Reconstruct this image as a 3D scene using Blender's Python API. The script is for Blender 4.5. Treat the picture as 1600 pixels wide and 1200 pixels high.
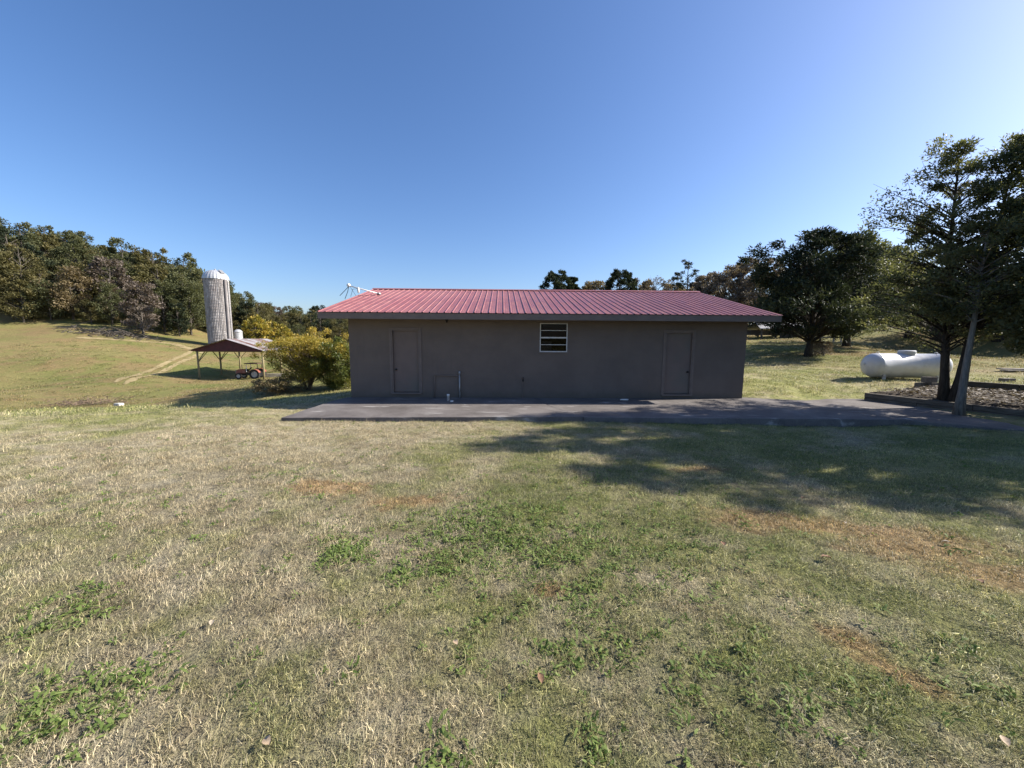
import bpy, math, random
import numpy as np
from mathutils import Vector, Matrix

for o in list(bpy.data.objects): bpy.data.objects.remove(o)
SC = bpy.context.scene
COL = SC.collection
R = math.radians

# ------------------------------------------------------------------ camera
EYE = Vector((0, 0, 1.6)); PITCH = 0.1174; ROLL = 0.0061; F = 600.0
fw = Vector((0, math.cos(PITCH), -math.sin(PITCH)))
up0 = Vector((0, math.sin(PITCH), math.cos(PITCH)))
rt0 = Vector((1, 0, 0))
rt = rt0*math.cos(ROLL) + up0*math.sin(ROLL)
up = up0*math.cos(ROLL) - rt0*math.sin(ROLL)
cam_d = bpy.data.cameras.new('camera'); cam = bpy.data.objects.new('camera', cam_d); COL.objects.link(cam)
m = Matrix((rt, up, -fw)).transposed().to_4x4(); m.translation = EYE
cam.matrix_world = m
cam_d.sensor_width = 36; cam_d.lens = F/1600*36; cam_d.clip_start = 0.05; cam_d.clip_end = 3000
SC.camera = cam

# ------------------------------------------------------------------ light
SUN_AZ = R(81.5); SUN_EL = R(32.5)          # azimuth from +Y towards +X
world = bpy.data.worlds.new('World'); SC.world = world; world.use_nodes = True
wn = world.node_tree.nodes; wl = world.node_tree.links
bg = wn['Background']
sky = wn.new('ShaderNodeTexSky'); sky.sky_type = 'NISHITA'; sky.sun_disc = False
sky.sun_elevation = SUN_EL; sky.sun_rotation = SUN_AZ
sky.altitude = 300; sky.air_density = 1.0; sky.dust_density = 1.5; sky.ozone_density = 3.0
hsv = wn.new('ShaderNodeHueSaturation'); hsv.inputs['Saturation'].default_value = 1.14
wl.new(sky.outputs[0], hsv.inputs['Color']); tintn = wn.new('ShaderNodeMix'); tintn.data_type = 'RGBA'; tintn.blend_type = 'MULTIPLY'; tintn.inputs[0].default_value = 1; tintn.inputs[7].default_value = (1.02, 1.02, 1.14, 1)
wl.new(hsv.outputs[0], tintn.inputs[6]); wl.new(tintn.outputs[2], bg.inputs[0]); bg.inputs[1].default_value = 0.085
sun_d = bpy.data.lights.new('sun', 'SUN'); sun = bpy.data.objects.new('sun', sun_d); COL.objects.link(sun)
sun_d.energy = 5.0; sun_d.angle = R(0.53); sun_d.color = (1.0, 0.93, 0.82)
S = Vector((math.sin(SUN_AZ)*math.cos(SUN_EL), math.cos(SUN_AZ)*math.cos(SUN_EL), math.sin(SUN_EL)))
sun.rotation_euler = S.to_track_quat('Z', 'Y').to_euler(); sun.location = S*60
vs = SC.view_settings
vs.view_transform = 'Standard'; vs.look = 'None'; vs.gamma = 1; vs.exposure = 1.0; vs.use_curve_mapping = False

# ------------------------------------------------------------------ picture helpers
def ray(px, py):
    return (fw + rt*((px-800)/F) - up*((py-600)/F))
def at(px, py, Y):
    d = ray(px, py); return EYE + d*(Y/d.y)
def plane(px, py, z):
    d = ray(px, py); return EYE + d*((z-EYE.z)/d.z)

# ------------------------------------------------------------------ terrain
CP = [(0,0,0),(-4,0,0.0),(4,0,0.05),(0,-8,0.05),(0,4,-.08),(-5,4,-.06),(5,4,-.04),(-9,3,-.05),(9,3,.05),(-12,-4,.1),(12,-4,.2),
      (0,8.8,-.42),(-5,9,-.42),(4,9,-.46),(8,8.6,-.50),(-5,12,-.5),(0,12.5,-.52),(6,12.5,-.52),(8.6,12.6,-.36),(8,14,-.25),
      (0,17,-.45),(0,22,-.2),(5,22,-.1),(-5,20,-.8),(-5.8,15,-.6),(0,35,.2),(12,35,.6),(0,60,1.2),(20,60,2.0),(0,100,2.5),(60,120,6),(150,120,8),(14,6,.05),
      (11.6,12.5,-.38),(12.0,10.2,-.33),(12.5,8,-.25),(15,11.5,.0),(16,15,.0),(22,12,.25),(30,6,.5),(40,30,2.2),(25,-10,.3),(100,20,4),(70,-40,3),(-40,-40,.5),(-40,0,-1.0),(-100,0,-1),(-90,-90,0),(0,-120,0),(120,-120,4),
      (-14,16,-1.5),(-18,20,-2.5),(-25,22,-3.2),(-30,16,-2.6),(-20,10,-.9),(-24,28,-3.5),(-45,25,-3.4),(-60,30,-3.2),
      (-127,95,15.5),(-90,95,9.5),(-67,100,1.5),(-59,110,.8),(-30,120,1.2),(-200,150,25),(-142,150,19),(-100,150,5.5),(-80,150,2.5),(-133,200,10),(-107,200,6),(-250,200,28),(-150,50,8),(-20,220,5),(-90,40,.0),
      (300,300,14),(0,400,10),(-300,350,22),(-400,0,20),(400,0,10),(0,-400,0),(-350,-350,5),(350,-350,8),(-30,60,-2.6),(-20,45,-2.4),(-12,60,-.8)]
for px, py, Y in [(0,648,9),(230,637,11),(300,635,11.6),(480,610,24),(430,610,24),(540,609,24),(300,615,25),(300,598,45),(306,592,50),(411,593,50),(430,580,58),(420,603,30),
                  (100,634,30),(220,633,28),(0,638,30),(100,600,42),(0,605,42),(100,560,52),(0,560,52),(100,530,63),(0,528,63),(100,515,70),(0,513,70),(200,590,44),(200,545,62),(200,520,74),(340,540,75),(300,538,72),(400,545,75),
                  (1322,540,32),(1262,556,25),(1400,511,70),(1600,508,66),(1180,605,13.8),(1420,592,15),(1250,575,19),(1190,530,45),(1500,560,22),(1600,540,30)]:
    p = at(px, py, Y); CP.append((p.x, p.y, p.z))
CP = np.array(CP, float)
def _k(r2):
    return np.where(r2 > 1e-9, 0.5*r2*np.log(np.maximum(r2, 1e-9)), 0.0)
def _tps(cp, lam):
    n = len(cp); sc = 0.02
    P = cp[:, :2]*sc
    K = _k(((P[:, None]-P[None])**2).sum(-1)) + lam*np.eye(n)
    Q = np.hstack([np.ones((n, 1)), P])
    A = np.zeros((n+3, n+3)); A[:n, :n] = K; A[:n, n:] = Q; A[n:, :n] = Q.T
    b = np.zeros(n+3); b[:n] = cp[:, 2]
    return P, np.linalg.solve(A, b), sc
_P, _w, _sc = _tps(CP, 2e-4)
def gz(x, y):
    x = np.atleast_1d(np.asarray(x, float)); y = np.atleast_1d(np.asarray(y, float))
    out = np.empty(x.shape)
    for i in range(0, len(x), 20000):
        q = np.stack([x[i:i+20000], y[i:i+20000]], -1)*_sc
        r2 = ((q[:, None]-_P[None])**2).sum(-1)
        out[i:i+20000] = _k(r2)@_w[:-3] + _w[-3] + q@_w[-2:]
    out += .018*np.sin(x*1.3+.7*np.sin(y*.9))*np.cos(y*1.1+1.3) + .010*np.sin(x*3.1+y*2.3) + .008*np.sin(y*4.1-x*1.7)
    return out
def g1(x, y): return float(gz(x, y)[0])
def hit(px, py, y0=1.0, y1=400):
    d = ray(px, py); d = d/d.y
    ys = np.geomspace(y0, y1, 2500)
    z = 1.6 + d.z*ys - gz(d.x*ys, ys)
    k = np.argmax(z < 0)
    if z[k] >= 0: k = len(ys)-1
    Y = ys[k]; return Vector((d.x*Y, Y, g1(d.x*Y, Y)))

# ------------------------------------------------------------------ mesh helpers
class MB:
    def __init__(s): s.v = []; s.f = []
    def add(s, vs, fs, M=None):
        b = len(s.v)
        s.v += [tuple((M@Vector(p)) if M is not None else p) for p in vs]
        s.f += [tuple(i+b for i in f) for f in fs]
        return s
    def box(s, c, d, M=None, rot=None):
        x, y, z = d[0]/2, d[1]/2, d[2]/2
        vs = [(-x,-y,-z),(x,-y,-z),(x,y,-z),(-x,y,-z),(-x,-y,z),(x,-y,z),(x,y,z),(-x,y,z)]
        T = Matrix.Translation(c)
        if rot is not None: T = T@rot.to_4x4()
        if M is not None: T = M@T
        return s.add(vs, [(0,3,2,1),(4,5,6,7),(0,1,5,4),(1,2,6,5),(2,3,7,6),(3,0,4,7)], T)
    def b2(s, x0, x1, y0, y1, z0, z1, M=None):
        return s.box(((x0+x1)/2,(y0+y1)/2,(z0+z1)/2), (x1-x0,y1-y0,z1-z0), M)
    def bar(s, a, b, w, h=None, M=None):
        a = Vector(a); b = Vector(b); d = b-a
        q = d.to_track_quat('X', 'Z').to_matrix()
        return s.box((a+b)/2, (d.length, w, h or w), M, q)
    def tube(s, pts, rad, n=8, M=None, cap=True):
        pts = [Vector(p) for p in pts]
        if not hasattr(rad, '__len__'): rad = [rad]*len(pts)
        vs = []; fs = []
        t = (pts[1]-pts[0]).normalized()
        ref = Vector((0,0,1)) if abs(t.z) < .9 else Vector((1,0,0))
        u = t.cross(ref).normalized()
        for i, p in enumerate(pts):
            t = (pts[min(i+1, len(pts)-1)]-pts[max(i-1, 0)]).normalized()
            u = (u - t*u.dot(t)).normalized(); w = t.cross(u)
            for k in range(n):
                a = 2*math.pi*k/n
                vs.append(p + (u*math.cos(a)+w*math.sin(a))*rad[i])
        for i in range(len(pts)-1):
            for k in range(n):
                k2 = (k+1) % n
                fs.append((i*n+k, i*n+k2, (i+1)*n+k2, (i+1)*n+k))
        if cap:
            fs.append(tuple(range(n))[::-1]); fs.append(tuple((len(pts)-1)*n+k for k in range(n)))
        return s.add(vs, fs, M)
    def lathe(s, prof, n=24, M=None):
        vs = []; fs = []
        for r, z in prof:
            for k in range(n):
                a = 2*math.pi*k/n; vs.append((r*math.cos(a), r*math.sin(a), z))
        for i in range(len(prof)-1):
            for k in range(n):
                k2 = (k+1) % n
                fs.append((i*n+k, i*n+k2, (i+1)*n+k2, (i+1)*n+k))
        fs.append(tuple(range(n))[::-1]); fs.append(tuple((len(prof)-1)*n+k for k in range(n)))
        return s.add(vs, fs, M)
    def prism(s, poly, z0, z1, M=None):
        n = len(poly)
        vs = [(x, y, z0) for x, y in poly]+[(x, y, z1) for x, y in poly]
        fs = [tuple(range(n))[::-1], tuple(range(n, 2*n))]+[(i, (i+1) % n, n+(i+1) % n, n+i) for i in range(n)]
        return s.add(vs, fs, M)
    def mesh(s, name, mat=None, smooth=False):
        me = bpy.data.meshes.new(name); me.from_pydata(s.v, [], s.f); me.update()
        if mat: me.materials.append(mat)
        if smooth: me.polygons.foreach_set('use_smooth', [True]*len(me.polygons))
        return me
    def build(s, name, mat, parent=None, smooth=False, bevel=0):
        return link(name, s.mesh(name, mat, smooth), parent, bevel)
def link(name, me, parent=None, bevel=0):
    o = bpy.data.objects.new(name, me); COL.objects.link(o)
    if parent: o.parent = parent
    if bevel:
        b = o.modifiers.new('bevel', 'BEVEL'); b.width = bevel; b.segments = 2; b.limit_method = 'ANGLE'
    return o
def tag(o, label=None, cat=None, group=None, kind=None):
    if label: o['label'] = label
    if cat: o['category'] = cat
    if group: o['group'] = group
    if kind: o['kind'] = kind
    return o
def thing(name, label, cat, loc=(0,0,0), rz=0, group=None):
    o = bpy.data.objects.new(name, None); COL.objects.link(o)
    o.location = loc; o.rotation_euler = (0, 0, rz); o.empty_display_size = .3
    return tag(o, label, cat, group)
def smooth_by_angle(o, deg=40):
    me = o.data
    me.polygons.foreach_set('use_smooth', [True]*len(me.polygons))
    try: me.set_sharp_from_angle(angle=R(deg))
    except Exception: pass
    return o

# ------------------------------------------------------------------ materials
class NT:
    def __init__(s, mat): s.t = mat.node_tree; s.n = s.t.nodes; s.l = s.t.links
    def node(s, typ, **kw):
        n = s.n.new(typ)
        for k, v in kw.items(): setattr(n, k, v)
        return n
    def put(s, sock, v):
        if isinstance(v, bpy.types.NodeSocket): s.l.new(v, sock)
        elif isinstance(v, (tuple, list)) and sock.type == 'RGBA' and len(v) == 3: sock.default_value = (*v, 1)
        else: sock.default_value = v
    def noise(s, vec, scale, detail=4, rough=.55, dist=0, out=0):
        n = s.node('ShaderNodeTexNoise'); s.put(n.inputs['Vector'], vec)
        n.inputs['Scale'].default_value = scale; n.inputs['Detail'].default_value = detail
        n.inputs['Roughness'].default_value = rough; n.inputs['Distortion'].default_value = dist
        return n.outputs[out]
    def rng(s, v, a, b, c=0, d=1):
        n = s.node('ShaderNodeMapRange', interpolation_type='SMOOTHSTEP')
        for i, x in enumerate((v, a, b, c, d)): s.put(n.inputs[i], x)
        return n.outputs[0]
    def math(s, op, a, b=0, c=0):
        n = s.node('ShaderNodeMath', operation=op)
        s.put(n.inputs[0], a); s.put(n.inputs[1], b); s.put(n.inputs[2], c); return n.outputs[0]
    def mix(s, f, a, b, mode='MIX'):
        n = s.node('ShaderNodeMix', data_type='RGBA', blend_type=mode)
        s.put(n.inputs[0], f); s.put(n.inputs[6], a); s.put(n.inputs[7], b); return n.outputs[2]
    def ramp(s, f, stops):
        n = s.node('ShaderNodeValToRGB'); s.put(n.inputs[0], f)
        e = n.color_ramp.elements
        while len(e) < len(stops): e.new(.5)
        for i, (p, c) in enumerate(stops): e[i].position = p; e[i].color = (*c, 1)
        return n.outputs[0]
    def bump(s, h, strength=.3, dist=.02):
        n = s.node('ShaderNodeBump'); s.put(n.inputs['Height'], h)
        n.inputs['Strength'].default_value = strength; n.inputs['Distance'].default_value = dist
        return n.outputs[0]
    def sep(s, v):
        n = s.node('ShaderNodeSeparateXYZ'); s.put(n.inputs[0], v); return n.outputs
    def mapv(s, v, sc=(1,1,1), loc=(0,0,0), rot=(0,0,0)):
        n = s.node('ShaderNodeMapping'); s.put(n.inputs[0], v)
        n.inputs['Scale'].default_value = sc; n.inputs['Location'].default_value = loc; n.inputs['Rotation'].default_value = rot
        return n.outputs[0]
def new_mat(name, rough=.7, metal=0, spec=.5):
    mt = bpy.data.materials.new(name); mt.use_nodes = True
    nt = NT(mt); b = mt.node_tree.nodes['Principled BSDF']
    b.inputs['Roughness'].default_value = rough; b.inputs['Metallic'].default_value = metal
    b.inputs['Specular IOR Level'].default_value = spec
    return mt, nt, b
def simple(name, col, rough=.7, metal=0, var=.18, scale=6, bump=.15, spec=.4, dirt=None):
    mt, nt, b = new_mat(name, rough, metal, spec)
    tc = nt.node('ShaderNodeTexCoord').outputs['Object']
    n1 = nt.noise(tc, scale, 6, .6)
    c = nt.mix(nt.rng(n1, .3, .7), tuple(x*(1-var) for x in col), tuple(min(1, x*(1+var)) for x in col))
    if dirt: c = nt.mix(nt.rng(nt.noise(tc, scale*.35, 5, .65), .5, .72, 0, .8), c, dirt)
    nt.put(b.inputs['Base Color'], c)
    if bump: nt.put(b.inputs['Normal'], nt.bump(nt.noise(tc, scale*6, 4), bump, .01))
    nt.put(b.inputs['Roughness'], nt.rng(n1, .2, .8, max(rough-.1, .03), min(1, rough+.1)))
    return mt

# lawn colour shared by the soil and the blades
def lawn_group():
    g = bpy.data.node_groups.new('lawn_colour', 'ShaderNodeTree')
    g.interface.new_socket('Colour', in_out='OUTPUT', socket_type='NodeSocketColor')
    g.interface.new_socket('Green', in_out='OUTPUT', socket_type='NodeSocketFloat')
    class D: pass
    d = D(); d.node_tree = g; nt = NT(d)
    pos = nt.node('ShaderNodeNewGeometry').outputs['Position']
    x, y, z = nt.sep(pos)
    n1 = nt.noise(pos, .33, 5, .62, .6); n2 = nt.noise(nt.mapv(pos, loc=(7, 3, 0)), 1.6, 4, .6, .4); n3 = nt.noise(pos, 7, 3)
    nb = nt.noise(nt.mapv(pos, loc=(31, 12, 0)), .06, 3)
    # greener right of the camera and in the middle, straw to the left and by the slab
    bias = nt.math('ADD', nt.rng(x, -5, 4, -.10, .045), nt.rng(y, 4.5, 8.5, 0, -.03))
    bias = nt.math('ADD', bias, nt.math('MULTIPLY', nt.rng(y, 5, 9, 0, .17), nt.rng(x, -9, -4, 1, 0)))
    gsum = nt.math('ADD', nt.math('ADD', nt.math('MULTIPLY', n1, .52), nt.math('MULTIPLY', n2, .34)), nt.math('MULTIPLY', n3, .14))
    gsum = nt.math('ADD', gsum, bias)
    green = nt.rng(gsum, .385, .575)
    straw = nt.ramp(nt.noise(pos, 2.6, 5, .65), [(.3, (.34, .28, .175)), (.5, (.50, .43, .295)), (.7, (.61, .54, .39))])
    grn = nt.ramp(nt.noise(nt.mapv(pos, loc=(3, 9, 0)), 1.1, 4, .6), [(.3, (.20, .225, .072)), (.5, (.32, .325, .125)), (.72, (.46, .43, .205))])
    c = nt.mix(green, straw, grn)
    # rusty dead patches
    def spot(cx, cy, sx, sy, ang):
        v = nt.mapv(pos, loc=(0, 0, 0))
        vm = nt.node('ShaderNodeVectorMath', operation='SUBTRACT'); nt.put(vm.inputs[0], pos); vm.inputs[1].default_value = (cx, cy, 0)
        v = nt.mapv(vm.outputs[0], rot=(0, 0, -ang)); v = nt.mapv(v, sc=(1/sx, 1/sy, 0))
        ln = nt.node('ShaderNodeVectorMath', operation='LENGTH'); nt.put(ln.inputs[0], v)
        d = nt.math('ADD', ln.outputs['Value'], nt.math('MULTIPLY', nt.math('SUBTRACT', n2, .5), 1.6))
        d = nt.math('ADD', d, nt.math('MULTIPLY', nt.math('SUBTRACT', n3, .5), 1.2))
        return nt.rng(d, .35, 1.15, 1, 0)
    orange = None
    for (px, py, sx, sy, a) in [(1250, 815, .95, .36, -.25), (1440, 850, .7, .4, 0), (1400, 1050, .10, .34, .55), (1330, 1000, .12, .2, .6), (640, 770, .5, .25, 0), (860, 915, .14, .1, 0), (1560, 900, .5, .3, 0), (1090, 720, .5, .2, 0), (520, 750, .6, .3, 0)]:
        p = plane(px, py, 0); s_ = spot(p.x, p.y, sx, sy, a)
        orange = s_ if orange is None else nt.math('MAXIMUM', orange, s_)
    oc = nt.mix(nt.rng(n3, .35, .65), (.36, .235, .11), (.60, .41, .22))
    c = nt.mix(nt.math('MULTIPLY', orange, .80), c, oc)
    # hay field in the distance: broad tan and green bands
    fb = nt.noise(nt.mapv(pos, sc=(.035, .11, .1)), 1.0, 4, .6)
    far = nt.mix(nt.rng(fb, .38, .62), (.19, .205, .062), (.29, .245, .105))
    far = nt.mix(nt.rng(nt.noise(pos, .22, 6, .7, .5), .42, .62, 0, .75), far, (.29, .20, .105))
    far = nt.mix(nt.rng(nt.noise(nt.mapv(pos, loc=(9, 40, 0)), .9, 5, .7), .5, .7, 0, .5), far, (.15, .16, .055))
    dist = nt.node('ShaderNodeVectorMath', operation='LENGTH'); nt.put(dist.inputs[0], pos)
    c = nt.mix(nt.rng(dist.outputs['Value'], 17, 34), c, far)
    go = nt.node('NodeGroupOutput'); nt.put(go.inputs[0], c); nt.put(go.inputs[1], green)
    return g
LAWN = lawn_group()

M_ = {}
mt, nt, b = new_mat('ground_soil_thatch', .95, 0, .15)
gn = nt.node('ShaderNodeGroup', node_tree=LAWN)
pos = nt.node('ShaderNodeNewGeometry').outputs['Position']
fine = nt.noise(pos, 60, 3, .7); mid = nt.noise(pos, 14, 4, .7)
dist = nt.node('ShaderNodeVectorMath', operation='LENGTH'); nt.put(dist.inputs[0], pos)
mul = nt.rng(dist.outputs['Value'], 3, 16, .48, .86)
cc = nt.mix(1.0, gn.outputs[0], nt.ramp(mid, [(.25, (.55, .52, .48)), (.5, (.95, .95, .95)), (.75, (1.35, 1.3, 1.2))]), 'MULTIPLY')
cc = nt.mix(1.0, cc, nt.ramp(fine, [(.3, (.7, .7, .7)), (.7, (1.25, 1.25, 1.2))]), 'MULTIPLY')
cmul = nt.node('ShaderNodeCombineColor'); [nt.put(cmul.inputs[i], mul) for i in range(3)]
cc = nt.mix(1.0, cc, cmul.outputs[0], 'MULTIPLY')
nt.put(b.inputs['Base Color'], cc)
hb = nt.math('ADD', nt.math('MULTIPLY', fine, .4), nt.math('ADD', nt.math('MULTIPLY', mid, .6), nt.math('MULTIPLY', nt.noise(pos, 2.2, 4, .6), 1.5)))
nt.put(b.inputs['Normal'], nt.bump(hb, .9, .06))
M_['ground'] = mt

def leafy(name, stops, transl=.35, rough=.5, spec=.35, extra_noise=None, obj_rand=.0):
    mt = bpy.data.materials.new(name); mt.use_nodes = True; nt = NT(mt); b = nt.n['Principled BSDF']
    at_ = nt.node('ShaderNodeAttribute', attribute_name='tint').outputs['Fac']
    f = at_
    if obj_rand:
        oi = nt.node('ShaderNodeObjectInfo').outputs['Random']
        f = nt.math('ADD', nt.math('MULTIPLY', at_, 1-obj_rand), nt.math('MULTIPLY', oi, obj_rand))
    c = nt.ramp(f, stops)
    nt.put(b.inputs['Base Color'], c); b.inputs['Roughness'].default_value = rough; b.inputs['Specular IOR Level'].default_value = spec
    tr = nt.node('ShaderNodeBsdfTranslucent'); nt.put(tr.inputs[0], nt.mix(1, c, (1.25, 1.2, .7), 'MULTIPLY'))
    mx = nt.node('ShaderNodeMixShader'); mx.inputs[0].default_value = transl
    nt.l.new(b.outputs[0], mx.inputs[1]); nt.l.new(tr.outputs[0], mx.inputs[2])
    nt.l.new(mx.outputs[0], nt.n['Material Output'].inputs[0])
    return mt
M_['leaf_dark'] = leafy('leaf_dark_evergreen', [(0, (.05, .062, .034)), (.5, (.115, .13, .066)), (.85, (.18, .19, .095)), (1, (.24, .20, .09))], .48, .5, .3)
M_['leaf_pine'] = leafy('leaf_pine', [(0, (.014, .021, .014)), (.6, (.034, .047, .026)), (1, (.07, .08, .038))], .18, .7, .2)
M_['leaf_green'] = leafy('leaf_green', [(0, (.06, .070, .034)), (.5, (.105, .115, .056)), (1, (.17, .17, .085))], .35, .7, .2)
M_['leaf_olive'] = leafy('leaf_olive', [(0, (.075, .07, .03)), (.5, (.13, .12, .05)), (1, (.22, .19, .09))], .35, .7, .2)
M_['leaf_russet'] = leafy('leaf_russet', [(0, (.10, .075, .042)), (.5, (.185, .145, .08)), (1, (.28, .22, .125))], .3, .6)
M_['leaf_grey'] = leafy('leaf_grey_brown', [(0, (.07, .055, .045)), (.5, (.15, .12, .10)), (1, (.27, .23, .19))], .3, .6)
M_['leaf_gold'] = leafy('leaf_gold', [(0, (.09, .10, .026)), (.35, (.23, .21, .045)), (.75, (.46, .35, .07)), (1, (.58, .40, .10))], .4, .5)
M_['leaf_shrub'] = leafy('leaf_shrub_green', [(0, (.06, .085, .026)), (.5, (.15, .18, .055)), (.75, (.26, .25, .07)), (1, (.45, .34, .08))], .35, .4)

def bark(name, a, c, rough=.9):
    mt, nt, b = new_mat(name, rough, 0, .2)
    tc = nt.node('ShaderNodeTexCoord').outputs['Object']
    n = nt.noise(nt.mapv(tc, sc=(9, 9, 1.6)), 2.2, 6, .65, .3)
    nt.put(b.inputs['Base Color'], nt.ramp(n, [(.3, a), (.68, c)]))
    nt.put(b.inputs['Normal'], nt.bump(n, .8, .03)); return mt
M_['bark_dark'] = bark('bark_dark', (.018, .015, .012), (.075, .062, .05))
M_['bark_grey'] = bark('bark_grey', (.10, .09, .078), (.25, .23, .20))
M_['bark_far'] = bark('bark_far', (.05, .042, .035), (.16, .14, .12))

# ------------------------------------------------------------------ ground sheet
def axis(a, b, fine, n):
    t = np.linspace(-1, 1, n); s = np.sinh(t*5.2)/np.sinh(5.2)
    return np.where(s < 0, -s*a, s*b)
xs = axis(-700, 700, 0, 261); ys = axis(-500, 800, 0, 261) + 6
gx, gy = np.meshgrid(xs, ys); zz = gz(gx.ravel(), gy.ravel())
nX, nY = len(xs), len(ys)
V = np.stack([gx.ravel(), gy.ravel(), zz], -1)
idx = np.arange(nX*nY).reshape(nY, nX)
Q = np.stack([idx[:-1, :-1], idx[:-1, 1:], idx[1:, 1:], idx[1:, :-1]], -1).reshape(-1, 4)
def np_mesh(name, V, Q, mat=None, smooth=False, tint=None):
    me = bpy.data.meshes.new(name); V = np.asarray(V, np.float32); Q = np.asarray(Q, np.int32); k = Q.shape[1]
    me.vertices.add(len(V)); me.vertices.foreach_set('co', V.ravel())
    me.loops.add(Q.size); me.loops.foreach_set('vertex_index', Q.ravel())
    me.polygons.add(len(Q)); me.polygons.foreach_set('loop_start', np.arange(0, Q.size, k, dtype=np.int32))
    try: me.polygons.foreach_set('loop_total', np.full(len(Q), k, np.int32))
    except Exception: pass
    if smooth: me.polygons.foreach_set('use_smooth', np.ones(len(Q), bool))
    if tint is not None:
        a = me.attributes.new('tint', 'FLOAT', 'FACE'); a.data.foreach_set('value', np.asarray(tint, np.float32))
    me.update(calc_edges=True); me.validate()
    if mat: me.materials.append(mat)
    return me
tag(link('ground', np_mesh('ground', V, Q, M_['ground'], True)), kind='structure')

# worn vehicle track in the field
mt, nt, b = new_mat('track_dry_grass', .95, 0, .1)
p_ = nt.node('ShaderNodeNewGeometry').outputs['Position']
nt.put(b.inputs['Base Color'], nt.ramp(nt.noise(p_, 1.2, 5, .7), [(.3, (.24, .19, .09)), (.7, (.40, .32, .18))]))
nt.put(b.inputs['Normal'], nt.bump(nt.noise(p_, 9, 4, .7), .8, .05))
def strip(name, pix, w, mat, lift=.03, off=0.0):
    pts = [hit(px, py, 12) for px, py in pix]
    P = []
    for i in range(len(pts)-1):
        for k in range(12): P.append(pts[i].lerp(pts[i+1], k/12))
    P.append(pts[-1]); mb = MB(); vs = []; rng = random.Random(5)
    for i, p in enumerate(P):
        t = (P[min(i+1, len(P)-1)]-P[max(0, i-1)]); t.z = 0; t.normalize(); nrm = Vector((-t.y, t.x, 0))
        ww = w*(.75+.5*rng.random())*(min(1, .3+i/4))
        for k in range(4):
            q = p + nrm*(off+(k/3-.5)*ww); vs.append((q.x, q.y, g1(q.x, q.y)+lift))
    fs = [(i*4+k, i*4+k+1, i*4+k+5, i*4+k+4) for i in range(len(P)-1) for k in range(3)]
    mb.add(vs, fs); return tag(mb.build(name, mat, None, True), kind='structure')
tr = [(180, 598), (220, 584), (262, 566), (290, 554), (303, 547)]
strip('dirt_track', tr, .7, mt); strip('dirt_track', [(x+14, y+3) for x, y in tr], .7, mt)
strip('dirt_track', [(303, 547), (270, 537), (200, 532), (120, 528)], 1.2, mt)

# ------------------------------------------------------------------ the long low building
BX, BY, YAW, BW, ZB = -5.2126, 12.3287, .0275, 12.90, -.319
EO, EH, FH, OL, OR_, BD, SL = .755, 2.485, .192, .63, .604, 8.99, .25
MBLD = Matrix.Translation((BX, BY, ZB))@Matrix.Rotation(YAW, 4, 'Z')
MBI = MBLD.inverted()
def wall_uv(px, py, v=0.0):
    o = MBI@EYE; d = MBI.to_3x3()@ray(px, py); t = (v-o.y)/d.y; p = o+d*t; return p.x, p.z

def wall_paint(name, col):
    mt, nt, b = new_mat(name, .75, 0, .3)
    tc = nt.node('ShaderNodeTexCoord').outputs['Object']
    x, y, z = nt.sep(tc)
    n = nt.noise(tc, 1.1, 6, .65)
    c = nt.mix(nt.rng(n, .3, .7), tuple(k*.9 for k in col), tuple(k*1.08 for k in col))
    streak = nt.noise(nt.mapv(tc, sc=(7, 7, .35)), 1.0, 5, .6)
    c = nt.mix(nt.rng(streak, .55, .8, 0, .22), c, tuple(k*.62 for k in col))
    splash = nt.math('ADD', z, nt.math('MULTIPLY', nt.math('SUBTRACT', nt.noise(tc, 3, 5, .7), .5), .5))
    c = nt.mix(nt.rng(splash, -.05, .30, .7, 0), c, (.10, .085, .065))
    nt.put(b.inputs['Base Color'], c)
    # faint block courses under the paint, fine stucco grain
    br = nt.node('ShaderNodeTexBrick'); nt.put(br.inputs['Vector'], nt.mapv(tc, rot=(R(90), 0, 0)))
    br.inputs['Scale'].default_value = 1; br.inputs['Brick Width'].default_value = .406; br.inputs['Row Height'].default_value = .203
    br.inputs['Mortar Size'].default_value = .008; br.inputs['Mortar Smooth'].default_value = .6
    h = nt.math('ADD', nt.math('MULTIPLY', br.outputs['Fac'], -.25), nt.math('MULTIPLY', nt.noise(tc, 45, 4, .6), .3))
    nt.put(b.inputs['Normal'], nt.bump(h, .5, .012)); return mt
M_['wall'] = wall_paint('painted_block_wall', (.147, .117, .099))
M_['trim'] = simple('painted_trim', (.165, .13, .112), .7, 0, .12, 3, .1)
M_['door'] = simple('painted_door', (.158, .118, .10), .7, 0, .10, 2.2, .05, .5, (.13, .12, .10))
M_['frame_alu'] = simple('window_aluminium', (.60, .58, .56), .45, .0, .15, 8, .05)
M_['dark_metal'] = simple('dark_metal', (.03, .028, .026), .4, .7, .2, 20, .05)
M_['galv'] = simple('galvanised_pipe', (.36, .36, .36), .45, .5, .2, 12, .05)
M_['pvc'] = simple('white_pipe', (.75, .74, .72), .4, 0, .08, 10, .0)
M_['interior'] = simple('interior_dark', (.06, .045, .038), .9)
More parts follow.
